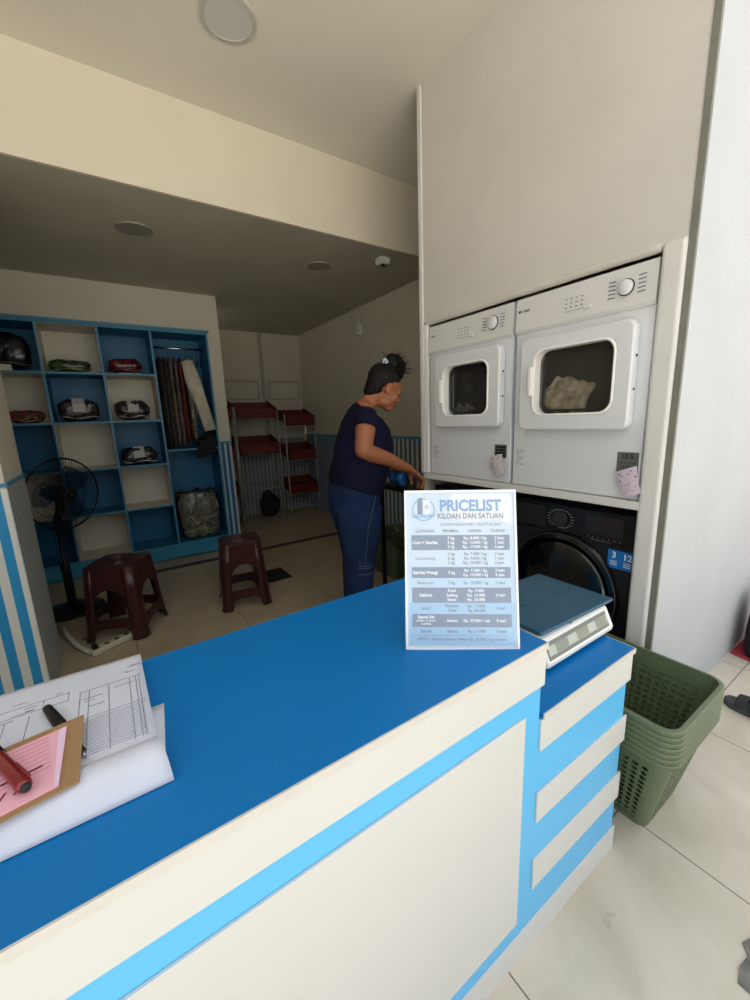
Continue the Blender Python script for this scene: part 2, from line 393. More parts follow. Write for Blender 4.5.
cpanel('plinth', XL, 1.132, 0, .083)
c0 = MB(); c0.box(.7125, .7192, .010, .452, .6805, .8424); c0.build('step_side', M_['cwhite'], ct)

# ------------------------------------------------------------------ tumble dryers (face in the y,z plane at x = XD)
def make_dryer(name, label, y0, y1, win, door, knob, big):
    z0, z1 = .990, 1.836
    t = thing(name, label, 'dryer', (XD, (y0+y1)/2, z0), group='white tumble dryers built into the wall')
    ox, oy, oz = XD, (y0+y1)/2, z0
    fn = lambda a, b, d: (d, a-oy, b-oz)              # a = y, b = z, d = depth (negative towards the room)
    m = MB(); wy0, wy1, wz0, wz1 = win
    # cabinet: hollow behind the door window
    out = [(y1-.004, z1), (y0+.004, z1), (y0+.004, z0), (y1-.004, z0)]
    inn = [(wy1+.01, wz1+.01), (wy0-.01, wz1+.01), (wy0-.01, wz0-.01), (wy1+.01, wz0-.01)]
    m.frame(out, inn, fn, .006, .5)
    m.box(.50, .52, y0-oy+.004, y1-oy-.004, 0, z1-z0)
    m.build('body', M_['appl'], t, bevel=.006)
    # drum behind the glass
    d = MB(); dcy, dcz = (wy0+wy1)/2, (wz0+wz1)/2
    d.lathe([(.23, .05), (.25, .10), (.25, .42), (.0, .43)], (0, dcy-oy, dcz-oz), 'x', 40)
    d.build('drum', M_['dark'], t, smooth=False, recalc=True)
    # control panel, slightly proud and raked
    c = MB(); cp = [(.000, 1.688), (-.006, 1.70), (.001, z1), (.012, z1), (.012, 1.688)]
    R = [[(a, y-oy, b-oz) for a, b in cp] for y in (y0+.004, y1-.004)]
    c.rings(R); pr_ = c; pr_.mat(1)
    fp = lambda a, b: (-.0065+.0000+(b-1.70)/(z1-1.70)*.007-.0006, a-oy, b-oz)
    ft = lambda cy, cz, sx=-1: (lambda x, y: fp(cy-x, cz+y))
    kx, kz, kr = knob
    for sgn in (1, -1):
        for i in range(5):
            zz = kz+.028-i*.014; a0 = kx+sgn*(kr+.012)
            pr_.quad(fp(a0, zz), fp(a0+sgn*.026, zz+.001), fp(a0+sgn*.026, zz+.005), fp(a0, zz+.004))
    for i in range(4):
        for j in range(3):
            a0 = kx+.16+i*.022; zz = kz+.012-j*.016
            pr_.quad(fp(a0, zz), fp(a0+.009, zz), fp(a0+.009, zz+.004), fp(a0, zz+.004))
    pr_.quad(fp(kx+.14, kz-.034), fp(kx+.235, kz-.034), fp(kx+.235, kz-.0325), fp(kx+.14, kz-.0325))
    pr_.mat(2)
    pr_.text('Mr. Dash' if big else 'Mr. D', .016 if big else .014, ft(y1-.045, 1.782), bold=.0004)
    cp_o = pr_.build('control_panel', [M_['appl2'], M_['print'], M_['black']], t)
    bt = MB(); bt.box(-.012, -.003, kx+.135-oy-.03+.02, kx+.135-oy+.02, kz-.040-oz, kz-.024-oz); bt.build('start_button', M_['appl2'], cp_o, bevel=.003)
    k = MB(); k.lathe([(kr+.003, 0), (kr+.003, .002)], (-.008, kx-oy, kz-oz), 'x', 32); k.build('knob_shadow_ring', M_['rubber'], cp_o)
    k = MB(); k.lathe([(kr, 0), (kr*.97, -.009), (kr*.90, -.011), (.001, -.0115)], (-.008, kx-oy, kz-oz), 'x', 32); k.build('knob', M_['appl'], cp_o, smooth=True)
    # door: frame with bright bevel, glass, handle, hinge dots
    dy0, dy1, dz0, dz1 = door
    o_ = rrect(dy0, dy1, dz0, dz1, .030); i_ = rrect(wy0, wy1, wz0, wz1, .050)
    dm = MB(); dm.frame(o_, i_, fn, -.045, .002)
    dr = dm.build('door', M_['appl'], t, bevel=.010, bseg=3)
    q = MB(); o2 = rrect(wy0-.003, wy1+.008, wz0-.004, wz1+.004, .054); i2 = rrect(wy0+.006, wy1-.006, wz0+.006, wz1-.006, .046)
    q.frame(o2, i2, fn, -.049, .000); q.build('window_rim', M_['ring'], dr, bevel=.004)
    q = MB(); q.prism(rrect(wy0+.004, wy1-.004, wz0+.004, wz1-.004, .046), fn, -.004, .000); q.build('window_glass', M_['glass'], dr)
    q = MB(); q.frame(rrect(wy0+.014, wy1-.014, wz0+.014, wz1-.014, .04), rrect(wy0+.022, wy1-.022, wz0+.022, wz1-.022, .035), fn, .002, .012); q.build('door_seal', M_['rubber'], dr)
    for hz in (.30, .60):
        q = MB(); zz = dz0+(dz1-dz0)*hz+.03; q.lathe([(.0050, -.002), (.0050, .004)], (-.018, dy0-oy, zz-oz), 'y', 12); q.build('hinge_screw', M_['rubber'], dr)
    q = MB(); hz0, hz1 = 1.405, 1.530; hy = wy1+.002
    q.prism([(hy+.012, hz0), (hy+.018, hz0+.02), (hy+.018, hz1-.02), (hy+.012, hz1), (hy-.004, hz1), (hy-.004, hz0)], fn, -.062, -.044)
    q.build('handle', M_['ring'], dr, bevel=.005, bseg=3)
    # stickers
    sy0, sy1, sz0, sz1 = (.692, .768, 1.095, 1.172) if big else (1.292, 1.366, 1.115, 1.182)
    st = MB(); st.box(.0042, .0062, sy0-oy, sy1-oy, sz0-oz, sz1-oz)
    st.mat(1); fs = lambda x, y: (.0038, (sy0+sy1)/2-oy-x, (sz0+sz1)/2-oz+y)
    if big:
        st.text('10.5', .026, lambda x, y: fs(x-.002, y+.021), bold=.0006); st.text('KG', .010, lambda x, y: fs(x+.032, y+.016)); st.text('DRYER LOAD', .010, lambda x, y: fs(x, y-.002)); st.text('6 sensor', .010, lambda x, y: fs(x-.008, y-.018))
    else:
        for j in range(4): st.quad(fs(-.03, .024-j*.014), fs(.03, .024-j*.014), fs(.03, .016-j*.014), fs(-.03, .016-j*.014))
    st.build('capacity_sticker', [M_['sticksil'], M_['black']], t, recalc=False)['label'] = 'silver capacity sticker low on the front'
    tg = MB(); cs = ([(.762, 1.095), (.690, 1.124), (.664, 1.025), (.722, .992)] if big else [(1.378, 1.120), (1.305, 1.138), (1.284, 1.046), (1.345, 1.020)])
    A, B, Cc, D = [Vector((0, a-oy, b-oz)) for a, b in cs]
    n = 8; pt = lambda u, v, d=0: (A*(1-u)+B*u)*(1-v)+(D*(1-u)+Cc*u)*v + Vector((-.010-.010*math.sin(v*2.6)-.004*math.sin(u*3)-d, 0, 0))
    R = [[pt(i/n, j/n) for i in range(n+1)] for j in range(n+1)]
    vs = [p for r in R for p in r]; tg._add(vs, [(j*(n+1)+i, j*(n+1)+i+1, (j+1)*(n+1)+i+1, (j+1)*(n+1)+i) for j in range(n) for i in range(n)])
    tg.mat(1)
    for j, (v, u0, u1, th) in enumerate([(.10, .1, .8, .04), (.20, .15, .7, .02), (.34, .08, .95, .06), (.48, .1, .9, .015), (.56, .1, .6, .015), (.64, .1, .9, .015), (.72, .3, .9, .015), (.80, .1, .7, .015)]):
        tg.quad(pt(u0, v, .001), pt(u1, v, .001), pt(u1, v+th, .001), pt(u0, v+th, .001))
    tg.build('paper_tag', [M_['taglav'], M_['tagink']] if big else [M_['tagtan'], M_['tagred']], t, recalc=False)['label'] = 'curled paper tag taped below the sticker'
    lb = MB(); ly = y1-.022 if big else 1.822
    for j in range(7): lb.quad((.0050, ly-oy, 1.160-j*.011-oz), (.0050, ly-.045+.012*(j % 3)-oy, 1.160-j*.011-oz), (.0050, ly-.045+.012*(j % 3)-oy, 1.156-j*.011-oz), (.0050, ly-oy, 1.156-j*.011-oz))
    lb.build('small_print', mat('faint_print', (160, 160, 158), .6), t, recalc=False)
    return t
make_dryer('tumble_dryer', 'larger white tumble dryer on the right with cloths behind its window', .678, 1.258, (.782, 1.122, 1.3215, 1.598), (.722, 1.195, 1.258, 1.650), (.782, 1.766, .026), True)
make_dryer('tumble_dryer', 'white tumble dryer on the left with nearly empty dark drum beside the woman', 1.268, 1.858, (1.376, 1.696, 1.331, 1.601), (1.308, 1.765, 1.272, 1.659), (1.386, 1.769, .030), False)
# laundry inside the drums
ln = MB(); random.seed(5)
for k in range(9):
    ln.ell((XD+.075+random.uniform(-.02, .04), 1.045+random.uniform(-.095, .045), 1.375+random.uniform(-.03, .06)), (.045, .055, .05), Euler((random.random()*3, random.random()*3, random.random()*3)))
for k in range(5):
    y = 1.085-k*.038; ln.tube([(XD+.045, y+.02, 1.34), (XD+.040, y+.01, 1.42-.01*k), (XD+.05, y-.02, 1.475-.01*k), (XD+.11, y-.04, 1.44)], .020, 8)
tag(ln.build('laundry_bundle', mat('cream_cloth', (206, 192, 164), .9, rgb2=(150, 136, 112), vscale=22, bump=.4, bscale=30), remesh=.006, rsmooth=4), 'crumpled cream cloths inside the drum of the right dryer', 'laundry')
ln = MB()
for k in range(5): ln.tube([(XD+.05, 1.70-k*.03, 1.335), (XD+.045, 1.685-k*.03, 1.38+.02*(k % 2)), (XD+.06, 1.66-k*.03, 1.36), (XD+.06, 1.63-k*.03, 1.335)], .010, 6)
tag(ln.build('laundry_bundle', mat('grey_cloth', (120, 116, 108), .9), remesh=.005), 'small grey cloth at the bottom of the left dryer drum', 'laundry')

# ------------------------------------------------------------------ washers
def make_washer(label, y0, y1, first):
    XW = XD+.039; oy = (y0+y1)/2
    t = thing('washing_machine', label, 'washing machine', (XW, oy, 0), group='black front loading washers under the dryers')
    m = MB(); m.box(0, .55, y0-oy, y1-oy, .04, .915); m.build('body', M_['wblack'], t, bevel=.006)
    for sy in (-1, 1):
        for dx in (.05, .5): q = MB(); q.lathe([(.02, 0), (.02, .041)], (dx, sy*(y1-oy-.05), 0), 'z', 12); q.build('foot', M_['rubber'], t)
    m = MB(); m.box(-.006, 0, y0-oy+.004, y1-oy-.004, .785, .912); pm = m
    F = lambda cy, cz: (lambda x, y: (-.0066, cy-x-oy, cz+y))
    K0 = y0+.326; ky = K0
    q = pm; q.mat(1)
    for i in range(18):
        a = math.radians(20+i*320/17-70)
        cy, cz = ky+math.cos(a)*.058, .853+math.sin(a)*.042
        q.quad((-.0066, cy-oy-.008, cz-.0014), (-.0066, cy-oy+.008, cz-.0014), (-.0066, cy-oy+.008, cz+.0014), (-.0066, cy-oy-.008, cz+.0014))
    q.text('INVERTER', .011, F(y0+.505, .893)); q.text('SENSE 7', .010, F(y0+.425, .885)); q.quad(F(y0+.505, .875)(-.02, 0), F(y0+.505, .875)(.02, 0), F(y0+.505, .875)(.02, .0015), F(y0+.505, .875)(-.02, .0015))
    for i in range(7): q.text('oaeocmo'[i], .012, F(y0+.195-i*.022, .802))
    q.text('Steam wash  Direct drive', .008, F(y0+.14, .791))
    cp = q.build('control_panel', [M_['wblack2'], M_['wprint']], t)
    q = MB(); q.lathe([(.036, 0), (.034, -.018), (.001, -.019)], (-.006, ky-oy, .853), 'x', 30); kn = q.build('knob', M_['wgrey'], cp, smooth=False, bevel=.002)
    q = MB(); q.box(-.0085, -.005, y0+.052-oy, y0+.208-oy, .815, .900); q.build('display', mat('display_glass', (30, 31, 34), .08, spec=.8), cp)
    q = MB(); q.box(-.010, -.004, y0+.40-oy, y0+.575-oy, .80, .90); q.build('detergent_drawer', M_['wblack'], cp, bevel=.003)
    # door
    cy, cz = y0+.305, .535
    q = MB(); q.lathe([(.258, 0), (.258, -.012), (.247, -.028), (.232, -.032), (.226, -.020), (.226, 0)], (0, cy-oy, cz), 'x', 64); dr = q.build('door_ring', M_['wblack2'], t, smooth=False)
    q = MB(); q.tube([(-.028, cy-oy+math.cos(a)*.252, cz+math.sin(a)*.252) for a in [i*2*PI/64 for i in range(64)]], .0035, 8, True); q.build('ring_highlight', M_['wgrey'], dr, smooth=True)
    q = MB(); q.lathe([(.230, -.018), (.20, -.034), (.12, -.046), (.001, -.05)], (0, cy-oy, cz), 'x', 48); q.build('door_glass', mat('washer_door_glass', (7, 7, 8), .07, spec=.6), dr, smooth=True)
    q = MB(); q.box(-.045, -.020, cy+.236-oy, cy+.256-oy, cz-.06, cz+.06); q.build('handle', M_['wblack'], dr, bevel=.006)
    if first:
        q = MB(); q.box(-.0015, .0004, y0+.008-oy, y0+.108-oy, .686, .764); q.mat(1)
        G = lambda cy, cz: (lambda x, y: (-.0020, y0+cy-x-oy, cz+y))
        q.text('3', .036, G(.084, .742), bold=.0008); q.text('12', .036, G(.032, .740), bold=.0008)
        for j in range(3):
            for c_ in (.084, .032): g = G(c_, .715-j*.008); q.quad(g(-.014, 0), g(.014, 0), g(.014, .003), g(-.014, .003))
        q.build('warranty_sticker', [M_['stickblue'], mat('sticker_white', (236, 240, 244), .5)], t, recalc=False)['label'] = 'blue warranty sticker reading 3 and 12'
    return t
make_washer('black front loading washing machine with a blue sticker under the right dryer', .680, 1.260, True)
make_washer('black front loading washing machine under the left dryer, mostly behind the price list', 1.270, 1.850, False)

# ------------------------------------------------------------------ price list stand
d = Vector((.655-.465, .464-.604, 0)); PW = d.length; PH = .335
ps_lean = math.radians(15)
ps = thing('price_list_stand', 'clear acrylic stand with light blue laundry price list standing on the counter', 'sign', (.465, .604, .855), 0)
ps.rotation_euler = (Matrix.Rotation(math.atan2(d.y, d.x), 3, 'Z') @ Matrix.Rotation(-ps_lean, 3, 'X') @ Matrix.Rotation(math.radians(1), 3, 'Y')).to_euler()
acr = mat('clear_acrylic', (236, 242, 246), .04, spec=.5, alpha=.16)
m = MB(); m.box(0, PW, -.0030, -.0008, .0, PH); m.build('acrylic_front', acr, ps)
m = MB(); m.box(0, PW, .0012, .0034, .0, PH); m.build('acrylic_back', acr, ps)
m = MB(); m.rings([[(0, .0035, .004), (0, .0035, 0), (0, .075, .0201), (0, .075, .0241)], [(PW, .0035, .004), (PW, .0035, 0), (PW, .075, .0201), (PW, .075, .0241)]]); m.build('acrylic_foot', acr, ps)
m = MB(); e_ = .0045; fe = lambda a, b, q: (a, q, b)
m.frame([(0, 0), (PW, 0), (PW, PH), (0, PH)], [(e_, e_), (PW-e_, e_), (PW-e_, PH-e_), (e_, PH-e_)], fe, -.0034, .0036)
m.build('acrylic_edge', mat('bright_acrylic_edge', (232, 236, 240), .25), ps)
po = MB(); NV = 24
inks = [mat('poster_paper', (196, 216, 238), .6), mat('poster_title_blue', (58, 140, 204), .6), mat('poster_band', (66, 100, 146), .6), mat('poster_white_ink', (236, 242, 250), .6), mat('poster_dark_ink', (52, 70, 104), .6), mat('poster_sub_ink', (84, 96, 120), .6), mat('poster_mid', (176, 208, 238), .6), mat('poster_low', (138, 194, 234), .6), mat('poster_white', (226, 232, 240), .6)]
X = lambda u: .008+u*(PW-.016)
Z = lambda v: PH-.008-v*(PH-.016)
po.mat(0).box(.004, PW-.004, -.0002, .0006, .004, PH-.004)
def band(u0, u1, v0, v1, mi, d=.00035): po.mat(mi).quad((X(u0), -d, Z(v1)), (X(u1), -d, Z(v1)), (X(u1), -d, Z(v0)), (X(u0), -d, Z(v0)))
band(0, 1, .48, .72, 6, .0003); band(0, 1, .72, 1.0, 7, .0003)
po.mat(8).prism([(X(.42), Z(0)), (X(1), Z(0)), (X(1), Z(.21)), (X(.86), Z(.17)), (X(.55), Z(.19)), (X(.40), Z(.13))], lambda a, b, q: (a, q, b), -.0003, -.00031)
def tx(s_, u, v, size, mi, width=None, bold=0., align='CENTER'):
    po.mat(mi).text(s_, size, lambda x, y: (X(u)+x, -.0005, Z(v)+y), align, width, bold)
tx('PRICELIST', .60, .082, .033, 1, .130, .0012)
tx('KILOAN DAN SATUAN', .60, .150, .0165, 5, .138, .0004)
tx('DAFTAR HARGA PER 1 AGUSTUS 2023', .60, .205, .0075, 4, .126, .0001)
for s_, u in (('LAYANAN', .16), ('MINIMAL', .41), ('HARGA', .64), ('DURASI', .86)): tx(s_, u, .248, .0085, 4, None, .0002)
rows = [(.275, .375, True, 'Cuci + Setrika', ['3 kg', '2 kg', '2 kg'], ['Rp. 8.000 / kg', 'Rp. 12.000 / kg', 'Rp. 17.000 / kg'], ['2 hari', '1 hari', '6 jam']),
        (.385, .475, False, 'Cuci kering', ['3 kg', '2 kg', '2 kg'], ['Rp. 7.000 / kg', 'Rp. 9.000 / kg', 'Rp. 14.000 / kg'], ['2 hari', '1 hari', '6 jam']),
        (.488, .560, True, 'Setrika Wangi', ['3 kg'], ['Rp. 7.000 / kg', 'Rp. 10.000 / kg'], ['2 hari', '6 jam']),
        (.570, .612, False, 'Bedcover', ['3 kg'], ['Rp. 15.000 / kg'], ['2 hari']),
        (.622, .722, True, 'Selimut', ['Kecil', 'Sedang', 'Besar'], ['Rp. 9.000', 'Rp. 15.000', 'Rp. 23.000'], ['3 hari']),
        (.730, .785, False, 'Jaket', ['Standart', 'Tebal'], ['Rp. 17.000', 'Rp. 20.000'], ['3 hari']),
        (.795, .880, True, 'Seprai Set', ['Satuan'], ['Rp. 23.000 / set'], ['3 hari']),
        (.888, .925, False, 'Sepatu', ['Satuan'], ['Rp. 17.000'], ['3 hari'])]
for v0, v1, dk, nm, a, b_, c_ in rows:
    if dk: band(.03, .97, v0, v1, 2, .0004)
    mi = 3 if dk else 4; vm = (v0+v1)/2
    if nm == 'Seprai Set':
        tx(nm, .16, v0+.020, .0088, mi, None, .0003); tx('(Seprai, 2 bantal,', .16, v0+.043, .0062, mi, None, .0001); tx('2 guling)', .16, v0+.063, .0062, mi, None, .0001)
    else: tx(nm, .16, vm, .0092, mi, None, .0003 if dk else .0001)
    for lst, u in ((a, .41), (b_, .64), (c_, .87)):
        for i, s_ in enumerate(lst): tx(s_, u, vm+(i-(len(lst)-1)/2)*.029, .0086, mi, None, .0002)
band(.03, .97, .9335, .9355, 4, .0004)
tx('NOTE : Khusus pakaian Balita Rp. 10.000 / kg (kiloan)', .5, .958, .0078, 4, .185, .0001)
# round washing machine emblem
cxm, czm = X(.15), Z(.105)
po.mat(1).frame([(cxm+.024*math.cos(a), czm+.024*math.sin(a)) for a in [i*2*PI/28 for i in range(28)]], [(cxm+.022*math.cos(a), czm+.022*math.sin(a)) for a in [i*2*PI/28 for i in range(28)]], lambda a, b, q: (a, q, b), -.0004, -.00045)
po.mat(2).quad((cxm-.013, -.0005, czm-.010), (cxm-.002, -.0005, czm-.010), (cxm-.002, -.0005, czm+.027), (cxm-.013, -.0005, czm+.024))
po.mat(8).prism(rrect(cxm, cxm+.014, czm-.010, czm+.022, .005), lambda a, b, q: (a, q, b), -.0005, -.00052)
po.mat(4).frame([(cxm+.007+.004*math.cos(a), czm+.006+.004*math.sin(a)) for a in [i*2*PI/12 for i in range(12)]], [(cxm+.007+.0025*math.cos(a), czm+.006+.0025*math.sin(a)) for a in [i*2*PI/12 for i in range(12)]], lambda a, b, q: (a, q, b), -.0006, -.00065)
po.mat(1).text('LAUNDRY', .0095, lambda x, y: (cxm+x, -.0007, czm-.014+y), 'CENTER', .050, .0003)
po.build('poster', inks, ps, recalc=False)

# ------------------------------------------------------------------ weighing scale on the lower top
sc = thing('weighing_scale', 'electronic price scale with slate blue platter on the lower counter step', 'scale', (.885, .555, .680))
m = MB()
prof = [(-.040, .012), (-.042, .030), (-.018, .084), (0, .090), (.20, .090), (.215, .080), (.215, .012)]
R = [[(x, y, z) for y, z in prof] for x in (-.040, .287)]
m.rings(R); m.build('body', mat('scale_white', (224, 226, 224), .4), sc, bevel=.010, bseg=3)
for fx in (-.01, .25):
    for fy in (-.01, .19): m = MB(); m.lathe([(.014, 0), (.014, .013)], (fx, fy, 0), 'z', 12); m.build('rubber_foot', M_['rubber'], sc)
# inclined display face
a0 = Vector((0, -.0415, .031)); a1 = Vector((0, -.0190, .0815)); nrm = Vector((0, -(a1-a0).z, (a1-a0).y)).normalized()
fa = lambda x, t, dd=.0008: (x, a0.y+(a1.y-a0.y)*t+nrm.y*dd, a0.z+(a1.z-a0.z)*t+nrm.z*dd)
m = MB(); m.rings([[fa(-.030, .10, 0), fa(-.030, .88, 0), fa(-.030, .88, .002), fa(-.030, .10, .002)], [fa(.262, .10, 0), fa(.262, .88, 0), fa(.262, .88, .002), fa(.262, .10, .002)]])
dp = m.build('display_strip', mat('scale_strip', (104, 108, 104), .4), sc)
m = MB(); m.quad(fa(-.027, .28, .0026), fa(.259, .28, .0026), fa(.259, .72, .0026), fa(-.027, .72, .0026)); m.build('label_band', mat('scale_label', (172, 178, 170), .5), dp, recalc=False)
for x0 in (.005, .103, .198):
    m = MB(); m.quad(fa(x0, .30, .0032), fa(x0+.055, .30, .0032), fa(x0+.055, .70, .0032), fa(x0, .70, .0032)); m.build('digit_window', mat('lcd', (122, 130, 118), .3), dp, recalc=False)
m = MB(); m.lathe([(.004, 0), (.004, .003)], (.10, -.012, .088), 'z', 12); m.build('level_bubble', M_['rubber'], sc)
m = MB(); pl = []; TP = Matrix.Translation((0, 0, -.008)) @ Matrix.Rotation(math.radians(1.9), 4, 'Y'); m.T = TP
px0, px1, py0, py1 = -.052, .308, -.024, .228
m.prism(rrect(px0, px1, py0, py1, .008, 3), lambda a, b, q: (a, b, q), .112, .120)
m.prism(rrect(px0+.004, px1-.004, py0+.004, py1-.004, .008, 3), lambda a, b, q: (a, b, q), .106, .112)
pt_ = m.build('platter', mat('platter_slate_blue', (30, 82, 108), .35, metal=.25, spec=.5), sc, bevel=.003)
m = MB(); m.T = TP; m.tube([(.12+.075*math.cos(a), .105+.055*math.sin(a), .1205) for a in [i*2*PI/40 for i in range(40)]], .0014, 6, True); m.build('embossed_ring', mat('platter_ring', (44, 84, 110), .35, metal=.25), pt_)
m = MB(); m.lathe([(.03, .089), (.03, .096)], (.12, .10, 0), 'z', 16); m.build('support_post', M_['rubber'], sc)

# ------------------------------------------------------------------ ledger, receipt pad and markers at the left of the counter
lt = thing('order_ledger', 'open ledger of white printed sheets with a page curling over its front edge', 'ledger', (-.2, .75, .8555))
LO = Vector((-.2, .75, .8555))
def sheet(name, X0, X1, Y0, Y1, zf, parent, m_, n=24, mk=None, solid=.0006):
    q = MB(); vs = []
    for j in range(n+1):
        for i in range(n+1):
            x = X0(j/n)+(X1(j/n)-X0(j/n))*i/n; y = Y0+(Y1-Y0)*j/n; vs.append((x, y, zf(x, y)))
    q._add([Vector(v)-LO for v in vs], [(j*(n+1)+i, j*(n+1)+i+1, (j+1)*(n+1)+i+1, (j+1)*(n+1)+i) for j in range(n) for i in range(n)])
    if mk: mk(q)
    return q.build(name, m_, parent, solid=solid, recalc=False, smooth=True)
def zt(x, y):  # gently bulging top page
    return .8745+.006*math.sin((x+.5)*7)*max(0, (y-.62))*1.2+.004*math.sin(y*11)
def marks(q):
    q.mat(1); up = lambda x, y: Vector((x, y, zt(x, y)+.0006))-LO
    def ln_(x0, y0, x1, y1, w=.0005):
        dx, dy = x1-x0, y1-y0; L_ = math.hypot(dx, dy); nx, ny = -dy/L_*w, dx/L_*w; K = max(1, int(L_/.02))
        for k in range(K):
            ax, ay = x0+dx*k/K, y0+dy*k/K; bx, by = x0+dx*(k+1)/K, y0+dy*(k+1)/K
            q.quad(up(ax-nx, ay-ny), up(bx-nx, by-ny), up(bx+nx, by+ny), up(ax+nx, ay+ny))
    for y in (.832, .806): ln_(-.36, y, -.115, y)
    ln_(-.115, .806, -.115, .835); ln_(-.150, .806, -.150, .835)
    for x in (-.245, -.195, -.165): ln_(x, .70, x, .795)
    for x in (-.098, -.085, -.056, -.024, -.014, -.009): ln_(x, .635, x, .815, .0006)
    ln_(-.10, .722, -.004, .722); ln_(-.10, .730, -.004, .730, .0004); ln_(-.10, .818, -.004, .818)
    for k in range(14): ln_(-.097, .716-k*.0058, -.006, .716-k*.0058, .0003)
    random.seed(11)
    for k in range(26):
        x = random.uniform(-.33, -.02); y = random.uniform(.74, .865); ln_(x, y, x+random.uniform(.008, .03), y+.001, random.uniform(.0005, .0011))
sheet('top_page', lambda t: -.52, lambda t: .003-.004*t, .600, .905, zt, lt, [M_['paper'], M_['ink']], mk=marks)
for k in range(5):
    sheet('page', lambda t, k=k: -.52, lambda t, k=k: -.001+.002*math.sin(k*3), .602, .902, lambda x, y, k=k: .857+k*.0032, lt, M_['paper'], n=4, solid=.0028)
sheet('loose_sheet', lambda t: -.2, lambda t: .006+.016*t, .566, .73, lambda x, y: .8562, lt, M_['paper'], n=6)
# page that bulges up and curls down over the front edge
q = MB(); R = []; NA = 16
for i in range(31):
    u_ = i/30; row = []
    for k in range(NA+1):
        v_ = k/NA; x = -.55+u_*(.552+.012*v_); y = .620-.074*v_
        z = .8570+.0225*(1-v_**2.6)+(.010+.004*u_)*math.sin(v_*PI)**.9
        row.append(Vector((x, y, z))-LO)
    R.append(row)
vs = [p_ for r in R for p_ in r]; q._add(vs, [(i*(NA+1)+k, i*(NA+1)+k+1, (i+1)*(NA+1)+k+1, (i+1)*(NA+1)+k) for i in range(30) for k in range(NA)])
q.build('curled_page', M_['paper'], lt, solid=.0008, smooth=True, recalc=False)
# receipt pad
rp_ = thing('receipt_pad', 'brown cardboard backed pad of pink receipts lying on the ledger', 'receipt pad', (-.165, .645, .8925), math.radians(7))
def P2(pts, z0, z1, m_, name, parent=rp_, **k):
    q = MB(); q.prism(pts, lambda a, b, d_: (a, b, d_), z0, z1); return q.build(name, m_, parent, **k)
P2([(-.20, -.092), (.068, -.080), (.086, .064), (-.20, .056)], 0, .002, M_['card'], 'cardboard_back')
pk = MB()
pk.mat(0).prism([(-.18, -.085), (.048, -.072), (.064, .048), (-.18, .036)], lambda a, b, d_: (a, b, d_), .0025, .0045)
pk.mat(1).quad((.043, -.071, .0047), (.0475, -.071, .0047), (.0635, .047, .0047), (.054, .0465, .0047))
pk.mat(2)
for k in range(8): pk.quad((-.16, .026-k*.0095, .0048), (.042, .038-k*.0095, .0048), (.042, .0390-k*.0095, .0048), (-.16, .027-k*.0095, .0048))
pk.mat(3); pk.quad((-.16, -.034, .0049), (.034, -.022, .0049), (.034, -.018, .0049), (-.16, -.030, .0049))
for k in range(12):
    x = -.15+k*.014; pk.quad((x, -.058+.08*(x+.15)*.5, .0049), (x+.003, -.058+.08*(x+.15)*.5, .0049), (x+.009, -.046+.08*(x+.15)*.5, .0049), (x+.006, -.046+.08*(x+.15)*.5, .0049))
pk.build('pink_receipt', [M_['pink'], M_['pinkl'], M_['pinkink'], M_['dkink']], rp_, recalc=False)
def marker(name, label, a, b, m_body, m_cap, tilt=None):
    a, b = Vector(a), Vector(b); t = thing(name, label, 'marker', a); D = (b-a); L_ = D.length; u = D.normalized()
    def seg(nm, s0, s1, r0, r1, m_, par=t):
        q = MB(); q.limb([(u*L_*s0, r0, r0), (u*L_*(s0+s1)/2, (r0+r1)/2*1.03, (r0+r1)/2*1.03), (u*L_*s1, r1, r1)], 16, cap=True); return q.build(nm, m_, par, smooth=True)
    return t, seg, u, L_
t, seg, u, L_ = marker('marker_pen', 'black marker pen lying half under the receipt pad on the ledger', (-.142, .795, .884), (-.086, .636, .8835), 0, 0)
seg('cap', .03, .40, .0065, .0085, M_['black']); seg('barrel', .40, .93, .0062, .0055, M_['black']); seg('end_plug', .93, .985, .0035, .003, M_['chrome'])
t, seg, u, L_ = marker('marker_pen', 'red marker pen with black cap lying across the pink receipt', (-.206, .728, .907), (-.138, .583, .9065), 0, 0)
seg('cap', .03, .38, .0085, .0095, M_['black']); bb = seg('barrel', .38, .93, .0085, .0088, M_['redp']); seg('end_plug', .93, .97, .006, .006, M_['rubber']); seg('tip_ring', .965, .985, .003, .003, M_['chrome'])
q = MB(); q.limb([(u*L_*.66+Vector((.007, 0, .006)), .002, .002), (u*L_*.9+Vector((.008, 0, .006)), .002, .002)], 8, cap=True); q.build('clip', M_['redp'], t, smooth=True)

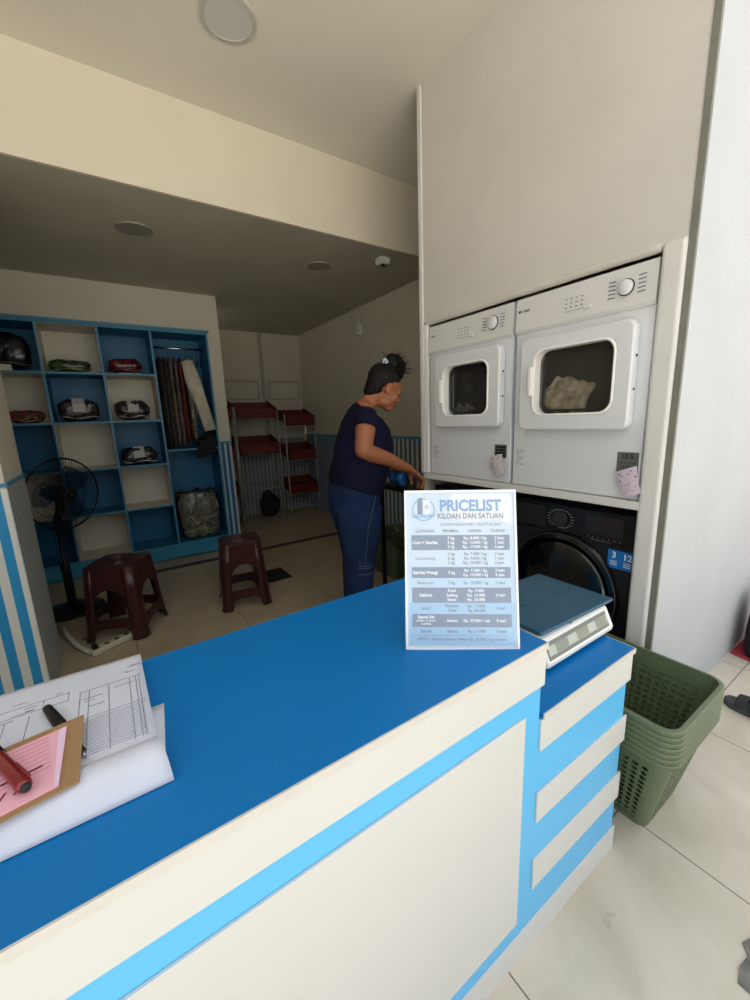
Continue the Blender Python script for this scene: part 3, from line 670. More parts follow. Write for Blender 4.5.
# ------------------------------------------------------------------ stacked laundry baskets with real openings
def basket_mesh(W_, D_, w_, d_, H, m, holes=(11, 13)):
    """rim W_ x D_, base w_ x d_, height H; local origin at base centre"""
    q = MB()
    def pos(side, s, t, inset=0):
        hw, hd = (w_+(W_-w_)*t)/2, (d_+(D_-d_)*t)/2; r = .030+.012*t; z = H*t
        # side 0:-y 1:+x 2:+y 3:-x straight runs, s in 0..1
        return [(-hw+r+s*2*(hw-r), -hd, z), (hw, -hd+r+s*2*(hd-r), z), (hw-r-s*2*(hw-r), hd, z), (-hw, hd-r-s*2*(hd-r), z)][side]
    def corner(side, a, t):
        hw, hd = (w_+(W_-w_)*t)/2, (d_+(D_-d_)*t)/2; r = .030+.012*t; z = H*t
        cx, cy, a0 = [(hw-r, -hd+r, -90), (hw-r, hd-r, 0), (-hw+r, hd-r, 90), (-hw+r, -hd+r, 180)][side]
        a = math.radians(a0+a*90); return (cx+r*math.cos(a), cy+r*math.sin(a), z)
    t0, t1 = .05, .84
    for side in range(4):
        n = holes[side % 2]; m_ = 12
        for j in range(m_):
            ta, tb = t0+(t1-t0)*j/m_, t0+(t1-t0)*(j+1)/m_
            for i in range(n):
                sa, sb = i/n, (i+1)/n
                sq = [(sa, ta), ((sa+sb)/2, ta), (sb, ta), (sb, (ta+tb)/2), (sb, tb), ((sa+sb)/2, tb), (sa, tb), (sa, (ta+tb)/2)]
                cx, cy = (sa+sb)/2, (ta+tb)/2; rs, rt = (sb-sa)*.37, (tb-ta)*.40
                ho = [(cx+rs*math.cos(math.radians(225+45*k)), cy+rt*math.sin(math.radians(225+45*k))) for k in range(8)]
                V_ = [pos(side, *p_) for p_ in sq]+[pos(side, *p_) for p_ in ho]
                q._add(V_, [(k, (k+1) % 8, 8+(k+1) % 8, 8+k) for k in range(8)])
        for ta, tb in ((0, t0), (t1, 1.0)): q.quad(pos(side, 0, ta), pos(side, 1, ta), pos(side, 1, tb), pos(side, 0, tb))
        K = 6
        for j, (ta, tb) in enumerate(((0, .5), (.5, 1.0))):
            for k in range(K): q.quad(corner(side, k/K, ta), corner(side, (k+1)/K, ta), corner(side, (k+1)/K, tb), corner(side, k/K, tb))
    per = [corner(sd, k/6, 0) for sd in range(4) for k in range(7)]
    q._add(per, [tuple(range(len(per)-1, -1, -1))])
    o = q.build('wall', m, None, solid=.0022, recalc=False)
    r = MB(); sec = [(0, 0), (.010, -.001), (.012, -.006), (.011, -.017), (.007, -.017), (.007, -.006), (0, -.004)]
    R = []
    P_ = [(corner(sd, k/6, 1), Vector((math.cos(math.radians([-90, 0, 90, 180][sd]+k*15)), math.sin(math.radians([-90, 0, 90, 180][sd]+k*15)), 0))) for sd in range(4) for k in range(7)]
    for p_, nn in P_: R.append([Vector(p_)+nn*a+Vector((0, 0, b)) for a, b in sec])
    r.rings(R, closed=True); ro = r.build('rim', m, None, bevel=.001)
    return o, ro
wo, ro = basket_mesh(.385, .46, .250, .325, .33, M_['green'])
NB = 7; names = ['topmost and open of the stack', 'second from the top of the stack', 'third from the top of the stack', 'fourth from the top, middle of the stack', 'third from the bottom of the stack', 'second from the bottom of the stack', 'lowest of the stack, standing on the tiles']
for k in range(NB):
    t = thing('laundry_basket', 'green perforated basket beside the counter end, '+names[k], 'basket', (1.392, .573, .001+.0185*(NB-1-k)), group='green laundry baskets stacked beside the counter')
    if k == 0: a, b_ = wo, ro
    else: a, b_ = wo.copy(), ro.copy(); C.objects.link(a); C.objects.link(b_)
    a.parent = t; b_.parent = t
for k in range(2):
    t = thing('laundry_basket', ['green basket on the floor behind the woman near the striped wall', 'green basket nested in the one behind the woman'][k], 'basket', (1.99, 2.70, .001+.03*k), 0, 'green laundry baskets behind the woman')
    for s_ in (wo, ro): a = s_.copy(); C.objects.link(a); a.parent = t; a.scale = (1.06, 1.0, 1.0)

# ------------------------------------------------------------------ display cabinet
cb = thing('display_cabinet', 'blue and cream open shelving cabinet set into the back wall', 'cabinet', (0, CY, 0))
XS = [-.76, -.34, .08, .49, .985]; ZS = [2.215, 1.812, 1.392, .975, .562, .145]; DEP = .36
m = MB()
for x in XS: m.box(x-.008, x+.008, -.004, DEP, .145, 2.215)
for i, z in enumerate(ZS):
    m.box(XS[0]-.006, XS[3] if 0 < i < 5 else XS[4], -.0045, DEP, z-.008, z+.008)
m.box(XS[3], XS[4], -.0045, DEP, 1.092, 1.108)
fr = m.build('frame', M_['shelfblue'], cb)
m = MB()
for x in XS: m.box(x-.0085, x+.0085, -.009, -.0046, .145, 2.215)
for i, z in enumerate(ZS): m.box(XS[0], XS[3] if 0 < i < 5 else XS[4], -.0095, -.0050, z-.0085, z+.0085)
m.box(XS[3], XS[4], -.0095, -.0050, 1.0915, 1.1085)
m.box(XS[0]-.02, XS[4]+.02, -.03, -.0046, 2.222, 2.244)
m.build('front_edging', M_['shelfedge'], cb)
m = MB(); m.box(XS[0]-.01, XS[4]+.01, DEP+.001, DEP+.012, .0, 2.23); m.build('back_board', M_['shelfblue'], cb)
def lining(x0, x1, z0, z1, mt):
    q = MB(); e = .0015; a, b_, c_, d_ = x0+.008, x1-.008, z0+.008, z1-.008
    q.box(a, b_, DEP-e, DEP, c_, d_); q.box(a, a+e, 0, DEP, c_, d_); q.box(b_-e, b_, 0, DEP, c_, d_); q.box(a, b_, 0, DEP, c_, c_+e); q.box(a, b_, 0, DEP, d_-e, d_)
    q.build('cubby_lining', mt, cb)
for c_ in range(3):
    for r in range(5): lining(XS[c_], XS[c_+1], ZS[r+1], ZS[r], M_['shelfblue'] if (r+c_) % 2 == 0 else M_['shelfwhite'])
lining(XS[3], XS[4], 1.10, 2.215, M_['shelfblue']); lining(XS[3], XS[4], .145, 1.10, M_['shelfblue'])
m = MB(); m.box(XS[0], XS[4]+.01, -.012, .02, .012, .136); m.build('kick_board', mat('kick_blue', (50, 138, 176), .45), cb)
m = MB(); m.tube([(XS[3]+.009, .14, 2.085), (XS[4]-.009, .14, 2.085)], .011, 12); m.build('hanging_rod', M_['chrome'], cb, smooth=True)

def bundle(label, x, z, w_, h, cols, tagged=False, y=CY+.125, dp=.24, group='wrapped laundry bundles in the cabinet', seed=0, flat=1.0):
    h *= 1.0 if group is None else 1.25; x -= 0 if group is None else .022
    t = thing('laundry_bundle', label, 'laundry', (x, y, z), random.uniform(-.06, .06), group)
    q = MB(); NU, NVv = 36, 14; R = []
    for j in range(1, NVv):
        ph = PI*j/NVv; zc = -math.cos(ph); rr = math.sin(ph)**(.55 if group else .22)
        ring = []
        for i in range(NU):
            a = 2*PI*i/NU; ca, sa = math.cos(a), math.sin(a)
            k = (abs(ca)**5+abs(sa)**5)**(-1/5)
            nz = 1+.10*noise.noise(Vector((ca*2.5+seed, sa*2.5, zc*2.5)))+.05*noise.noise(Vector((ca*7+seed, sa*7, zc*9)))
            zz = (zc if zc < 0 else zc**1.0)*.5+.5
            ring.append((ca*k*rr*w_/2*nz*(.97 if zc < 0 else 1), sa*k*rr*dp/2*nz, max(.001, h*zz*(nz if zc > 0 else 1))))
        R.append(ring)
    q.rings(R); mt = mat('bundle_cloth', cols[0], .25, rgb2=cols[1], vscale=30, bump=1.0, bscale=26, coat=.5)
    o = q.build('wrapped_cloth', mt, t, smooth=True)
    for k in range(4 if tagged else 3):
        zz = h*(.18+.17*k); s_ = MB(); pts = [(math.cos(a)*w_*.485*(1-.10*k), -dp*.47*(1-.14*k)-.004+.010*abs(math.cos(a*3+k)), zz+.008*math.sin(a*4+k+seed)) for a in [PI+PI*i/16 for i in range(2, 15)]]
        pts = [(px_, -abs(math.sin(a))**.35*dp*.5*(1.0-.06*k), pz_) for (px_, py_, pz_), a in zip(pts, [PI+PI*i/16 for i in range(2, 15)])]
        s_.tube(pts, .006, 6); s_.build('folded_edge', mat('fold_highlight', cols[2], .3, rgb2=cols[0], vscale=16), t, smooth=True)  # fold ridges coloured pale to imitate highlights on the crinkled wrapping
    if tagged:
        s_ = MB(); s_.rings([[(-.045, -dp*.50-.012, h*.42), (.045, -dp*.50-.012, h*.42), (.045, -dp*.50-.008, h*.42), (-.045, -dp*.50-.008, h*.42)], [(-.045, -dp*.44-.008, h*.80), (.045, -dp*.44-.008, h*.80), (.045, -dp*.44-.004, h*.80), (-.045, -dp*.44-.004, h*.80)], [(-.045, -dp*.28, h*1.03), (.045, -dp*.28, h*1.03), (.045, -dp*.28, h*1.03+.003), (-.045, -dp*.28, h*1.03+.003)]])
        s_.build('paper_label', mat('label_grey_white', (190, 190, 186), .7), t)
    return t
dk = ((40, 40, 40), (18, 18, 20), (150, 150, 146))
bundle('big black bagged bundle in the top left compartment', -.55, 1.8235, .33, .24, ((34, 32, 34), (16, 15, 18), (90, 90, 88)), seed=1)
bundle('flat green patterned bundle in the top row cream compartment', -.135, 1.8235, .31, .085, ((64, 88, 46), (34, 44, 26), (150, 156, 120)), seed=2)
bundle('rounded maroon bundle on white paper in the top row blue compartment', .285, 1.8275, .265, .105, ((110, 24, 34), (52, 14, 20), (130, 90, 90)), seed=3)
bundle('small multicoloured bundle in the second row cream compartment beside the pillar', -.50, 1.4035, .25, .085, ((124, 50, 46), (46, 54, 34), (150, 140, 110)), seed=4)
bundle('silver and black bundle with paper label in the second row blue compartment', -.125, 1.4035, .30, .155, ((70, 64, 66), (24, 22, 26), (196, 192, 182)), True, seed=5)
bundle('silver and black bundle with paper label in the second row right compartment', .285, 1.4035, .28, .145, ((56, 44, 50), (22, 18, 22), (196, 190, 180)), True, seed=6)
bundle('black and white folded bundle with paper label in the third row blue compartment', .285, .9865, .30, .13, ((60, 66, 66), (20, 22, 24), (206, 206, 200)), True, seed=7)
q = MB(); q.box(.195, .37, CY+.01, CY+.26, 1.8222, 1.826); tag(q.build('paper_sheet', M_['paper']), 'white paper under the maroon bundle on the top shelf', 'paper')
q = MB(); q.box(-.62, -.535, CY+.01, CY+.10, 1.8222, 1.870); q.box(-.618, -.537, CY+.008, CY+.0099, 1.850, 1.868); tag(q.build('paper_box', mat('box_cream', (214, 208, 190), .7), bevel=.002), 'small cream box at the front of the top left shelf', 'box')
# big clear bag of clothes bottom right compartment
t = bundle('large clear bag of grey clothes in the bottom right compartment', .735, .1555, .40, .52, ((120, 118, 104), (62, 62, 56), (150, 146, 120)), seed=9, y=CY+.16, dp=.26, group=None)
q = MB()
random.seed(21)
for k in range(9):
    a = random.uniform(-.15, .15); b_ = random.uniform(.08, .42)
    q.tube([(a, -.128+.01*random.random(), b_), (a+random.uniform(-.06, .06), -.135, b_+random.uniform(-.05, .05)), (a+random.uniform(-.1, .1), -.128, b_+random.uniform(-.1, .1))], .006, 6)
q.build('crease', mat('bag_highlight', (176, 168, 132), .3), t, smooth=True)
q = MB(); q.tube([(-.20, -.10, .50), (-.1, -.13, .515), (.05, -.13, .51), (.19, -.10, .52)], .008, 6); q.build('bag_rim', M_['black'], t, smooth=True)
# black folded bag on the shelf below the shirts
q = MB(); q.ell((.87, CY+.10, 1.165), (.10, .12, .055)); q.ell((.91, CY+.05, 1.215), (.06, .08, .06))
q.limb([((.93, CY-.012, 1.17), .035, .06), ((.87, CY-.034, 1.115), .028, .075), ((.81, CY-.036, 1.065), .022, .06), ((.76, CY-.034, 1.03), .012, .03)], 14, ref=(0, 1, 0), cap=True)
q.limb([((.90, CY-.03, 1.12), .022, .05), ((.93, CY-.034, 1.06), .018, .035)], 12, ref=(0, 1, 0), cap=True)
tag(q.build('folded_bag', M_['blackm'], remesh=.006), 'black folded bag on the shelf under the hanging shirts', 'bag')

# hanging garments
def garment(label, x, cols, zb, w_=.34, th=.035, rot=85, sleeve=False, check=False, zt_=1.98):
    t = thing('hanging_shirt', label, 'clothing', (x, CY+.15, 0), math.radians(rot), 'shirts hanging in the cabinet')
    q = MB(); a = [PI*1.5*k/10 for k in range(11)]
    pts = [(0, 0, zt_+.02), (0, 0, zt_+.06)]+[(.016*math.sin(v)-.0, 0, zt_+.083+.022-.022-.0+.022*(1-math.cos(v))*.9) for v in a[1:8]]
    q.tube(pts, .0022, 6); q.tube([(-.17, 0, zt_-.045), (-.08, 0, zt_+.005), (0, 0, zt_+.022), (.08, 0, zt_+.005), (.17, 0, zt_-.045)], .004, 6)
    q.build('hanger', M_['black'], t, smooth=True)
    q = MB(); R = []; NU = 40
    prof = [(zt_+.012, .06, .018), (zt_-.005, .11, .022), (zt_-.05, .175, .024), (zt_-.12, .185, .026), (zt_-.3, w_/2, .03), (zt_-.5, w_/2*.98, .034), (zb+.1, w_/2, .036), (zb, w_/2*1.02, .038)]
    for z, hw, ht in prof:
        R.append([(hw*math.cos(2*PI*i/NU), (ht*th/.035)*math.sin(2*PI*i/NU)*(1+.35*math.sin(9*2*PI*i/NU+z*3)), z+.006*math.sin(i)) for i in range(NU)])
    q.rings(R)
    if check:
        m_ = stripe_mat('check_cloth', 2, .02, .45, cols[0], cols[1])
    else: m_ = mat('shirt_cloth', cols[0], .85, rgb2=cols[1], vscale=14, bump=.4, bscale=30)
    q.build('cloth', m_, t, smooth=True)
    if sleeve:
        q = MB(); q.limb([((-.14, .0, zt_-.03), .040, .055), ((-.17, -.035, zt_-.22), .032, .070), ((-.20, -.10, zt_-.48), .024, .056), ((-.22, -.145, zt_-.70), .028, .056)], 18, ref=(1, 0, 0), cap=False)
        q.build('sleeve', m_, t, smooth=True)
    return t
gs = [('grey brown shirt hanging first from the left of the rod', (70, 62, 58), (44, 38, 36), 1.135, 84), ('dark striped shirt hanging second from the left', (58, 52, 56), (96, 86, 84), 1.14, 80), ('tan shirt hanging third from the left', (150, 130, 108), (100, 84, 70), 1.15, 78), ('grey pinstriped shirt hanging between the tan and red shirts', (132, 122, 122), (88, 78, 82), 1.15, 76),
      ('dark red shirt hanging in the middle of the rod', (140, 48, 34), (92, 30, 24), 1.17, 74)]
for i, (lb_, c1, c2, zb, rt) in enumerate(gs): garment(lb_, .545+i*.047, (c1, c2), zb, rot=rt+8, th=.021)
garment('black and white checked shirt hanging right of the red one', .795, ((186, 180, 160), (40, 40, 44)), 1.20, rot=86, th=.022, check=True)
garment('cream long sleeved shirt hanging at the right end with its sleeve swung out', .815, ((206, 198, 176), (186, 178, 156)), 1.40, rot=76, th=.022, sleeve=True)
for k in range(3):
    t = thing('clothes_hanger', ['empty black hanger just right of the cream shirt', 'empty black hanger second right of the cream shirt', 'empty black hanger at the right end of the rod'][k], 'hanger', (.865+.035*k, CY+.15, 0), math.radians(80), 'empty hangers on the rod')
    q = MB(); q.tube([(-.17, 0, 1.92), (-.08, 0, 1.975), (0, 0, 2.0), (.08, 0, 1.975), (.17, 0, 1.92), (-.17, 0, 1.918)], .0035, 6); q.build('shoulders', M_['black'], t, smooth=True)
    q = MB(); q.tube([(0, 0, 2.0), (0, 0, 2.05), (.014, 0, 2.078), (.004, 0, 2.1), (-.012, 0, 2.092)], .0022, 6); q.build('hook', M_['black'], t, smooth=True)

# ------------------------------------------------------------------ tray racks in the alcove
def rack(short, label, x0, x1, yf, yb, hts, low, group='tray racks in the alcove'):
    oy = (yf+yb)/2; ox = (x0+x1)/2
    t = thing('tray_rack', label, 'rack', (ox, oy, 0), 0, group)
    a, b_ = x0-ox, x1-ox; f, bk = yf-oy, yb-oy; H = hts[0][1]+.02
    for x in (a, b_):
        for y in (f, bk): q = MB(); q.tube([(x, y, 0), (x, y, H+(.12 if y == bk else 0))], .011, 8); q.build('leg', M_['metal'], t, smooth=True)
    for zb, zt2 in hts:
        q = MB()   # sloping shelf frame
        q.tube([(a, f, zb-.012), (b_, f, zb-.012)], .007, 6); q.tube([(a, bk, zb+.10), (b_, bk, zb+.10)], .007, 6)
        q.tube([(a, f, zb-.012), (a, bk, zb+.10)], .007, 6); q.tube([(b_, f, zb-.012), (b_, bk, zb+.10)], .007, 6); q.build('shelf_frame', M_['metal'], t, smooth=True)
    if low:
        q = MB(); q.tube([(a, f, low), (b_, f, low), (b_, bk, low+.05), (a, bk, low+.05)], .007, 6, True); q.build('lower_rail', M_['metal'], t, smooth=True)
    for i, (zb, zt2) in enumerate(hts):
        tr = thing('red_tray', 'red tray on the '+['top', 'second', 'third'][i]+' shelf of the '+short, 'tray', (ox, yf-.03, zb-.004), 0, 'red trays on the racks')
        w2 = (x1-x0)/2-.014; h = zt2-zb; dd = yb-yf+.0; sl = .12/dd
        q = MB(); th = .008
        def slab(y0, y1, xx0, xx1, z0, z1):
            q.rings([[(xx0, y, z0+sl*y), (xx1, y, z0+sl*y), (xx1, y, z1+sl*y), (xx0, y, z1+sl*y)] for y in (y0, y1)])
        slab(0, dd, -w2, w2, .0, .008); slab(0, th, -w2, w2, 0, h); slab(dd-th, dd, -w2, w2, 0, h*.8); slab(0, dd, -w2, -w2+th, 0, h); slab(0, dd, w2-th, w2, 0, h)
        q.build('tray_walls', M_['red'], tr)
        q = MB(); q.rings([[(-w2+th, y, .008+sl*y), (w2-th, y, .008+sl*y), (w2-th, y, .014+sl*y), (-w2+th, y, .014+sl*y)] for y in (th, dd-th)]); q.build('tray_liner', M_['reddark'], tr)
        q = MB(); q.tube([(-w2, -.003, h), (w2, -.003, h)], .006, 6); q.build('front_lip', M_['red'], tr)
rack('left rack', 'left metal tray rack with two red trays', 1.455, 2.03, 5.42, 5.78, [(1.405, 1.53), (.925, 1.07)], .43)
rack('right rack', 'right metal tray rack with three red trays', 2.13, 2.585, 5.42, 5.78, [(1.285, 1.42), (.795, .935), (.305, .43)], .10)
rack('rack behind the wall end', 'metal tray rack half hidden behind the striped wall end', 1.05+.10, 1.40, 5.30, 5.70, [(1.395, 1.52), (.915, 1.05), (.42, .54)], None)
q = MB(); q.ell((1.86, 5.55, .17), (.15, .13, .17)); q.ell((1.82, 5.50, .30), (.08, .07, .10)); tag(q.build('black_bag', M_['blackm'], remesh=.012), 'black bag slumped on the floor under the left rack', 'bag')

# ------------------------------------------------------------------ plastic stools
def stool(label, cx, cy, rz, foot=.335, top=.26, H=.46):
    t = thing('plastic_stool', label, 'stool', (cx, cy, 0), rz, 'maroon plastic stools')
    def pt3(side, s, z, off=0):
        k = 1-z/H; hw = top/2+(foot-top)/2*k+off; r = .045
        x = s*hw; p_ = [(x, -hw), (hw, x), (-x, hw), (-hw, -x)][side]; return p_[0], p_[1], z
    q = MB(); q.prism(rrect(-top/2, top/2, -top/2, top/2, .05, 5), lambda a, b, d_: (a, b, d_), H-.012, H+.006)
    st_ = q.build('seat', M_['brown'], t, bevel=.008, bseg=3)
    q = MB()
    for i in range(5):
        rr = .02+.018*i; q.tube([(rr*math.cos(a)*1.1, rr*math.sin(a)*1.1, H+.0065) for a in [k*2*PI/24 for k in range(24)]], .0016, 5, True)
    q.build('seat_rings', M_['brown'], st_)
    # skirt walls with arched openings and lower apron, one continuous moulding per side
    for side in range(4):
        q = MB(); N_ = 14; zo0, zo1 = .15, .335
        def arch(s):   # top of opening at s
            return zo1 - .075*(abs(s)/.60)**2.6
        for i in range(N_):
            sa, sb = -.60+1.20*i/N_, -.60+1.20*(i+1)/N_
            q.quad(pt3(side, sa, arch(sa)), pt3(side, sb, arch(sb)), pt3(side, sb, H), pt3(side, sa, H))
        q.build('skirt', M_['brown'], t, solid=.004, recalc=False)
        q = MB()   # lower apron between the legs, cut to a shallow curve below
        for i in range(N_):
            sa, sb = -.60+1.20*i/N_, -.60+1.20*(i+1)/N_
            la, lb2 = [.055+.03*(1-(abs(s)/.6)**4) for s in (sa, sb)]
            q.quad(pt3(side, sa, la), pt3(side, sb, lb2), pt3(side, sb, zo0), pt3(side, sa, zo0))
        q.build('apron', M_['brown'], t, solid=.004, recalc=False)
    for side in range(4):
        q = MB(); K = 8; cols = []
        for z in (0, .03, .06, .15, .28, .335, H):
            k = 1-z/H; hw = top/2+(foot-top)/2*k+(.008 if z < .02 else 0); r = .05; w6 = hw*.60; fl = .0
            cx2, cy2, a0 = [(hw-r, -hw+r, -90), (hw-r, hw-r, 0), (-hw+r, hw-r, 90), (-hw+r, -hw+r, 180)][side]
            if z in (.28,): w6 = hw*.56
            st_a = [(w6, -hw), (hw, w6), (-w6, hw), (-hw, -w6)][side]; st_b = [(hw, -w6), (w6, hw), (-hw, w6), (-w6, -hw)][side]
            ring = [(*st_a, z)]+[(cx2+r*math.cos(math.radians(a0+90*i/K)), cy2+r*math.sin(math.radians(a0+90*i/K)), z) for i in range(K+1)]+[(*st_b, z)]
            cols.append(ring)
        n = len(cols[0]); vs = [p_ for r_ in cols for p_ in r_]
        q._add(vs, [(j*n+i, j*n+i+1, (j+1)*n+i+1, (j+1)*n+i) for j in range(len(cols)-1) for i in range(n-1)])
        q.build('leg', M_['brown'], t, solid=.004, recalc=False, smooth=True)
    return t
stool('maroon plastic stool between the fan and the counter', -.035, 3.045, math.radians(-29), .375, .31, .475)
stool('maroon plastic stool standing alone near the striped wall end', .735, 2.975, math.radians(-9), .345, .285, .485)

# ------------------------------------------------------------------ pedestal fan
fn_ = thing('pedestal_fan', 'black pedestal fan standing before the blue cabinet', 'fan', (-.37, 3.62, 0))
q = MB(); q.lathe([(.001, .035), (.05, .035), (.09, .026), (.19, .014), (.20, .004), (.20, 0)], (0, 0, 0), 'z', 40); q.build('base', M_['black'], fn_, smooth=True)
q = MB(); q.limb([((0, 0, .03), .03, .03), ((0, 0, .08), .030, .030), ((0, 0, .30), .028, .028), ((0, 0, .31), .026, .026), ((0, 0, .36), .026, .026), ((.0, 0, .37), .013, .013), ((.0, 0, .70), .013, .013)], 16, ref=(1, 0, 0)); q.build('pole', M_['black'], fn_, smooth=True)
hc = Vector((.075, -.03, .885)); ax = Vector((.62, -.78, -.04)).normalized()
rotq = ax.to_track_quat('Z', 'Y').to_matrix().to_4x4(); TM = Matrix.Translation(hc) @ rotq
q = MB(); q.T = TM; q.limb([((0, 0, -.17), .04, .04), ((0, 0, -.14), .055, .055), ((0, 0, -.05), .058, .058), ((0, 0, -.035), .045, .045)], 20, ref=(1, 0, 0), cap=True); mo = q.build('motor_housing', M_['black'], fn_, smooth=True)
q = MB(); q.limb([((0, 0, .68), .024, .030), ((.03, .02, .76), .028, .034), ((.04, .03, .83), .026, .03)], 14, ref=(1, 0, 0)); q.build('neck', M_['black'], fn_, smooth=True)
RAD = .255
def cage(front):
    q = MB(); q.T = TM; sg = 1 if front else -1
    for i in range(72):
        a = 2*PI*i/72; tw = .35*sg
        pts = [((RAD*r)*math.cos(a+tw*(1-r)), (RAD*r)*math.sin(a+tw*(1-r)), sg*(.012+.058*(1-r**3))) for r in (.18, .4, .6, .8, .93, 1.0)]
        q.tube(pts, .0011, 4)
    for r in (.45, .72):
        q.tube([(RAD*r*math.cos(a), RAD*r*math.sin(a), sg*(.012+.058*(1-r**3))) for a in [k*2*PI/48 for k in range(48)]], .0015, 5, True)
    q.build('guard_grille', M_['black'], fn_)
cage(True); cage(False)
q = MB(); q.T = TM; q.tube([(RAD*math.cos(a), RAD*math.sin(a), 0) for a in [k*2*PI/60 for k in range(60)]], .0065, 8, True); q.build('guard_ring', M_['black'], fn_, smooth=True)
q = MB(); q.T = TM; q.lathe([(.042, .062), (.042, .074), (.036, .078), (.001, .079)], (0, 0, 0), 'z', 24); cap_ = q.build('centre_cap', M_['black'], fn_)
q = MB(); q.T = TM; q.box(-.014, .014, -.005, .005, .079, .0805); q.build('badge', M_['chrome'], cap_)
bl = mat('fan_blade_blue', (12, 44, 66), .35, spec=.2, alpha=.38)
for i in range(3):
    q = MB(); q.T = TM @ Matrix.Rotation(i*2*PI/3+.9, 4, 'Z'); vs = []
    for j in range(9):
        r = .03+.175*j/8; hw = .35+.55*math.sin(PI*(j/8)**.7*.92)
        for k in range(7): a = (k/6-.5)*hw*1.6; vs.append((r*math.cos(a), r*math.sin(a), .018-.036*(k/6)))
    q._add(vs, [(j*7+k, j*7+k+1, (j+1)*7+k+1, (j+1)*7+k) for j in range(8) for k in range(6)])
    q.build('blade', bl, fn_, solid=.0015, smooth=True, recalc=False)
q = MB(); q.tube([(.03, -.02, .74), (-.02, -.03, .62), (-.03, -.03, .40), (-.012, -.03, .2), (.02, -.035, .08), (.06, -.06, .04)], .003, 6); q.build('power_cord', M_['black'], fn_, smooth=True)

# ------------------------------------------------------------------ power strip and conduit
aS, bS = Vector((-.245, 2.765, 0)), Vector((-.012, 2.885, 0)); dS = bS-aS
pw = thing('power_strip', 'cream four socket power strip on the floor before the stool', 'power strip', (aS.x, aS.y, 0), math.atan2(dS.y, dS.x))
LS = dS.length; q = MB(); q.box(0, LS, -.028, .028, .001, .036); q.build('body', mat('strip_cream', (198, 192, 168), .4), pw, bevel=.007, bseg=3)
for i in range(4):
    q = MB(); q.lathe([(.015, .0365), (.015, .038)], (.035+i*.058, 0, 0), 'z', 18); so = q.build('socket', mat('socket_dark', (66, 62, 54), .6), pw)
q = MB(); q.box(.012, .036, -.013, .013, .038, .062); q.tube([(.024, 0, .062), (.018, .0, .09), (-.004, .02, .12), (-.01, .05, .10)], .004, 6); q.build('black_plug', M_['black'], pw)
q = MB(); q.tube([(-.43, 3.36, .02), (-.385, 3.14, .018), (-.325, 2.94, .018), (-.275, 2.83, .018), (-.25, 2.79, .02)], .014, 10)
tag(q.build('cable_conduit', mat('conduit_white', (206, 202, 190), .5), smooth=True), 'white corrugated cable sleeve running from the striped pillar to the power strip', 'cable')
# drain cover
q = MB(); q.box(.93, 1.20, 3.16, 3.45, .0005, .004); 
tag(q.build('floor_mat', M_['blackm'], bevel=.001), 'small black square mat on the tiles behind the right stool', 'mat')

# ------------------------------------------------------------------ ceiling fittings
def lamp(label, x, y, z, r, mt=M_['lamp']):
    t = thing('ceiling_lamp', label, 'lamp', (x, y, z), 0, 'round recessed ceiling lamps')
    q = MB(); q.lathe([(r*.86, -.001), (r*.86, -.012), (r, -.010), (r*1.02, -.001)], (0, 0, 0), 'z', 48); q.build('ring', M_['lampring'] if mt == M_['lamp'] else mt, t, smooth=False)
    q = MB(); q.lathe([(.001, -.010), (r*.86, -.009), (r*.86, -.002), (.001, -.002)], (0, 0, 0), 'z', 48); q.build('diffuser', mt, t)
    return t
lamp('large round ceiling lamp, switched off, in the high front ceiling', .700, 2.058, CZ, .116)
lamp('round downlight in the low ceiling before the cabinet, left one', .352, 3.19, LZ, .108, M_['lamp2'])
lamp('round downlight in the low ceiling, the one nearer the alcove', 1.662, 3.20, LZ, .098, M_['lamp2'])
t = thing('smoke_detector', 'small white square sensor box on the low ceiling by the beam', 'sensor', (2.03, 2.82, LZ))
q = MB(); q.box(-.045, .045, -.04, .04, -.05, -.0005); q.build('housing', M_['casing'], t, bevel=.006)
q = MB(); q.lathe([(.02, -.056), (.02, -.05)], (0, 0, 0), 'z', 16); q.build('lens', M_['rubber'], t)
t = thing('cable_box', 'small white cable box hanging on the right wall below the ceiling', 'junction box', (RX, 4.08, 2.33))
q = MB(); q.box(-.045, -.001, -.035, .035, -.06, .055); q.build('housing', M_['casing'], t, bevel=.006)
q = MB(); q.tube([(-.02, 0, .05), (-.02, .005, .15), (-.03, .03, .21), (-.02, .08, LZ-2.332)], .007, 8); q.tube([(-.02, .01, .05), (-.015, .02, .16), (-.02, .0, LZ-2.332)], .004, 6); q.build('wire', M_['casing'], t, smooth=True)

# ------------------------------------------------------------------ packing table with blue bags beside the dryers
tb = thing('packing_table', 'black metal legged table beside the washers where the woman works', 'table', (1.93, 2.17, 0))
q = MB(); q.box(-.33, .40, -.20, .22, .842, .872); q.build('table_top', M_['black'], tb, bevel=.003)
for sx in (-.30, .37):
    for sy in (-.17, .19): q = MB(); q.box(sx-.012, sx+.012, sy-.012, sy+.012, 0, .842); q.build('leg', M_['black'], tb)
q = MB()
for k in range(5): q.tube([(-.30, .19, .55-k*.02), (-.1+.03*k, .16+.02*k, .42-.05*k), (.1, .19, .35-.03*k), (.37, .19, .40)], .004, 6)
q.build('dangling_wires', M_['black'], tb, smooth=True)
bluem = mat('blue_plastic_bag', (8, 70, 150), .25, rgb2=(60, 130, 190), vscale=20, bump=.6, bscale=30)
q = MB(); random.seed(2)
for k in range(8): q.ell((1.66+random.uniform(-.05, .05), 2.18+random.uniform(-.05, .05), .915+random.uniform(-.01, .03)), (.05, .04, .035), Euler((random.random()*3, random.random(), random.random()*3)))
tag(q.build('blue_plastic_bag', bluem, remesh=.006, rsmooth=3), 'crumpled blue plastic bag on the table in front of the woman', 'bag')
q = MB()
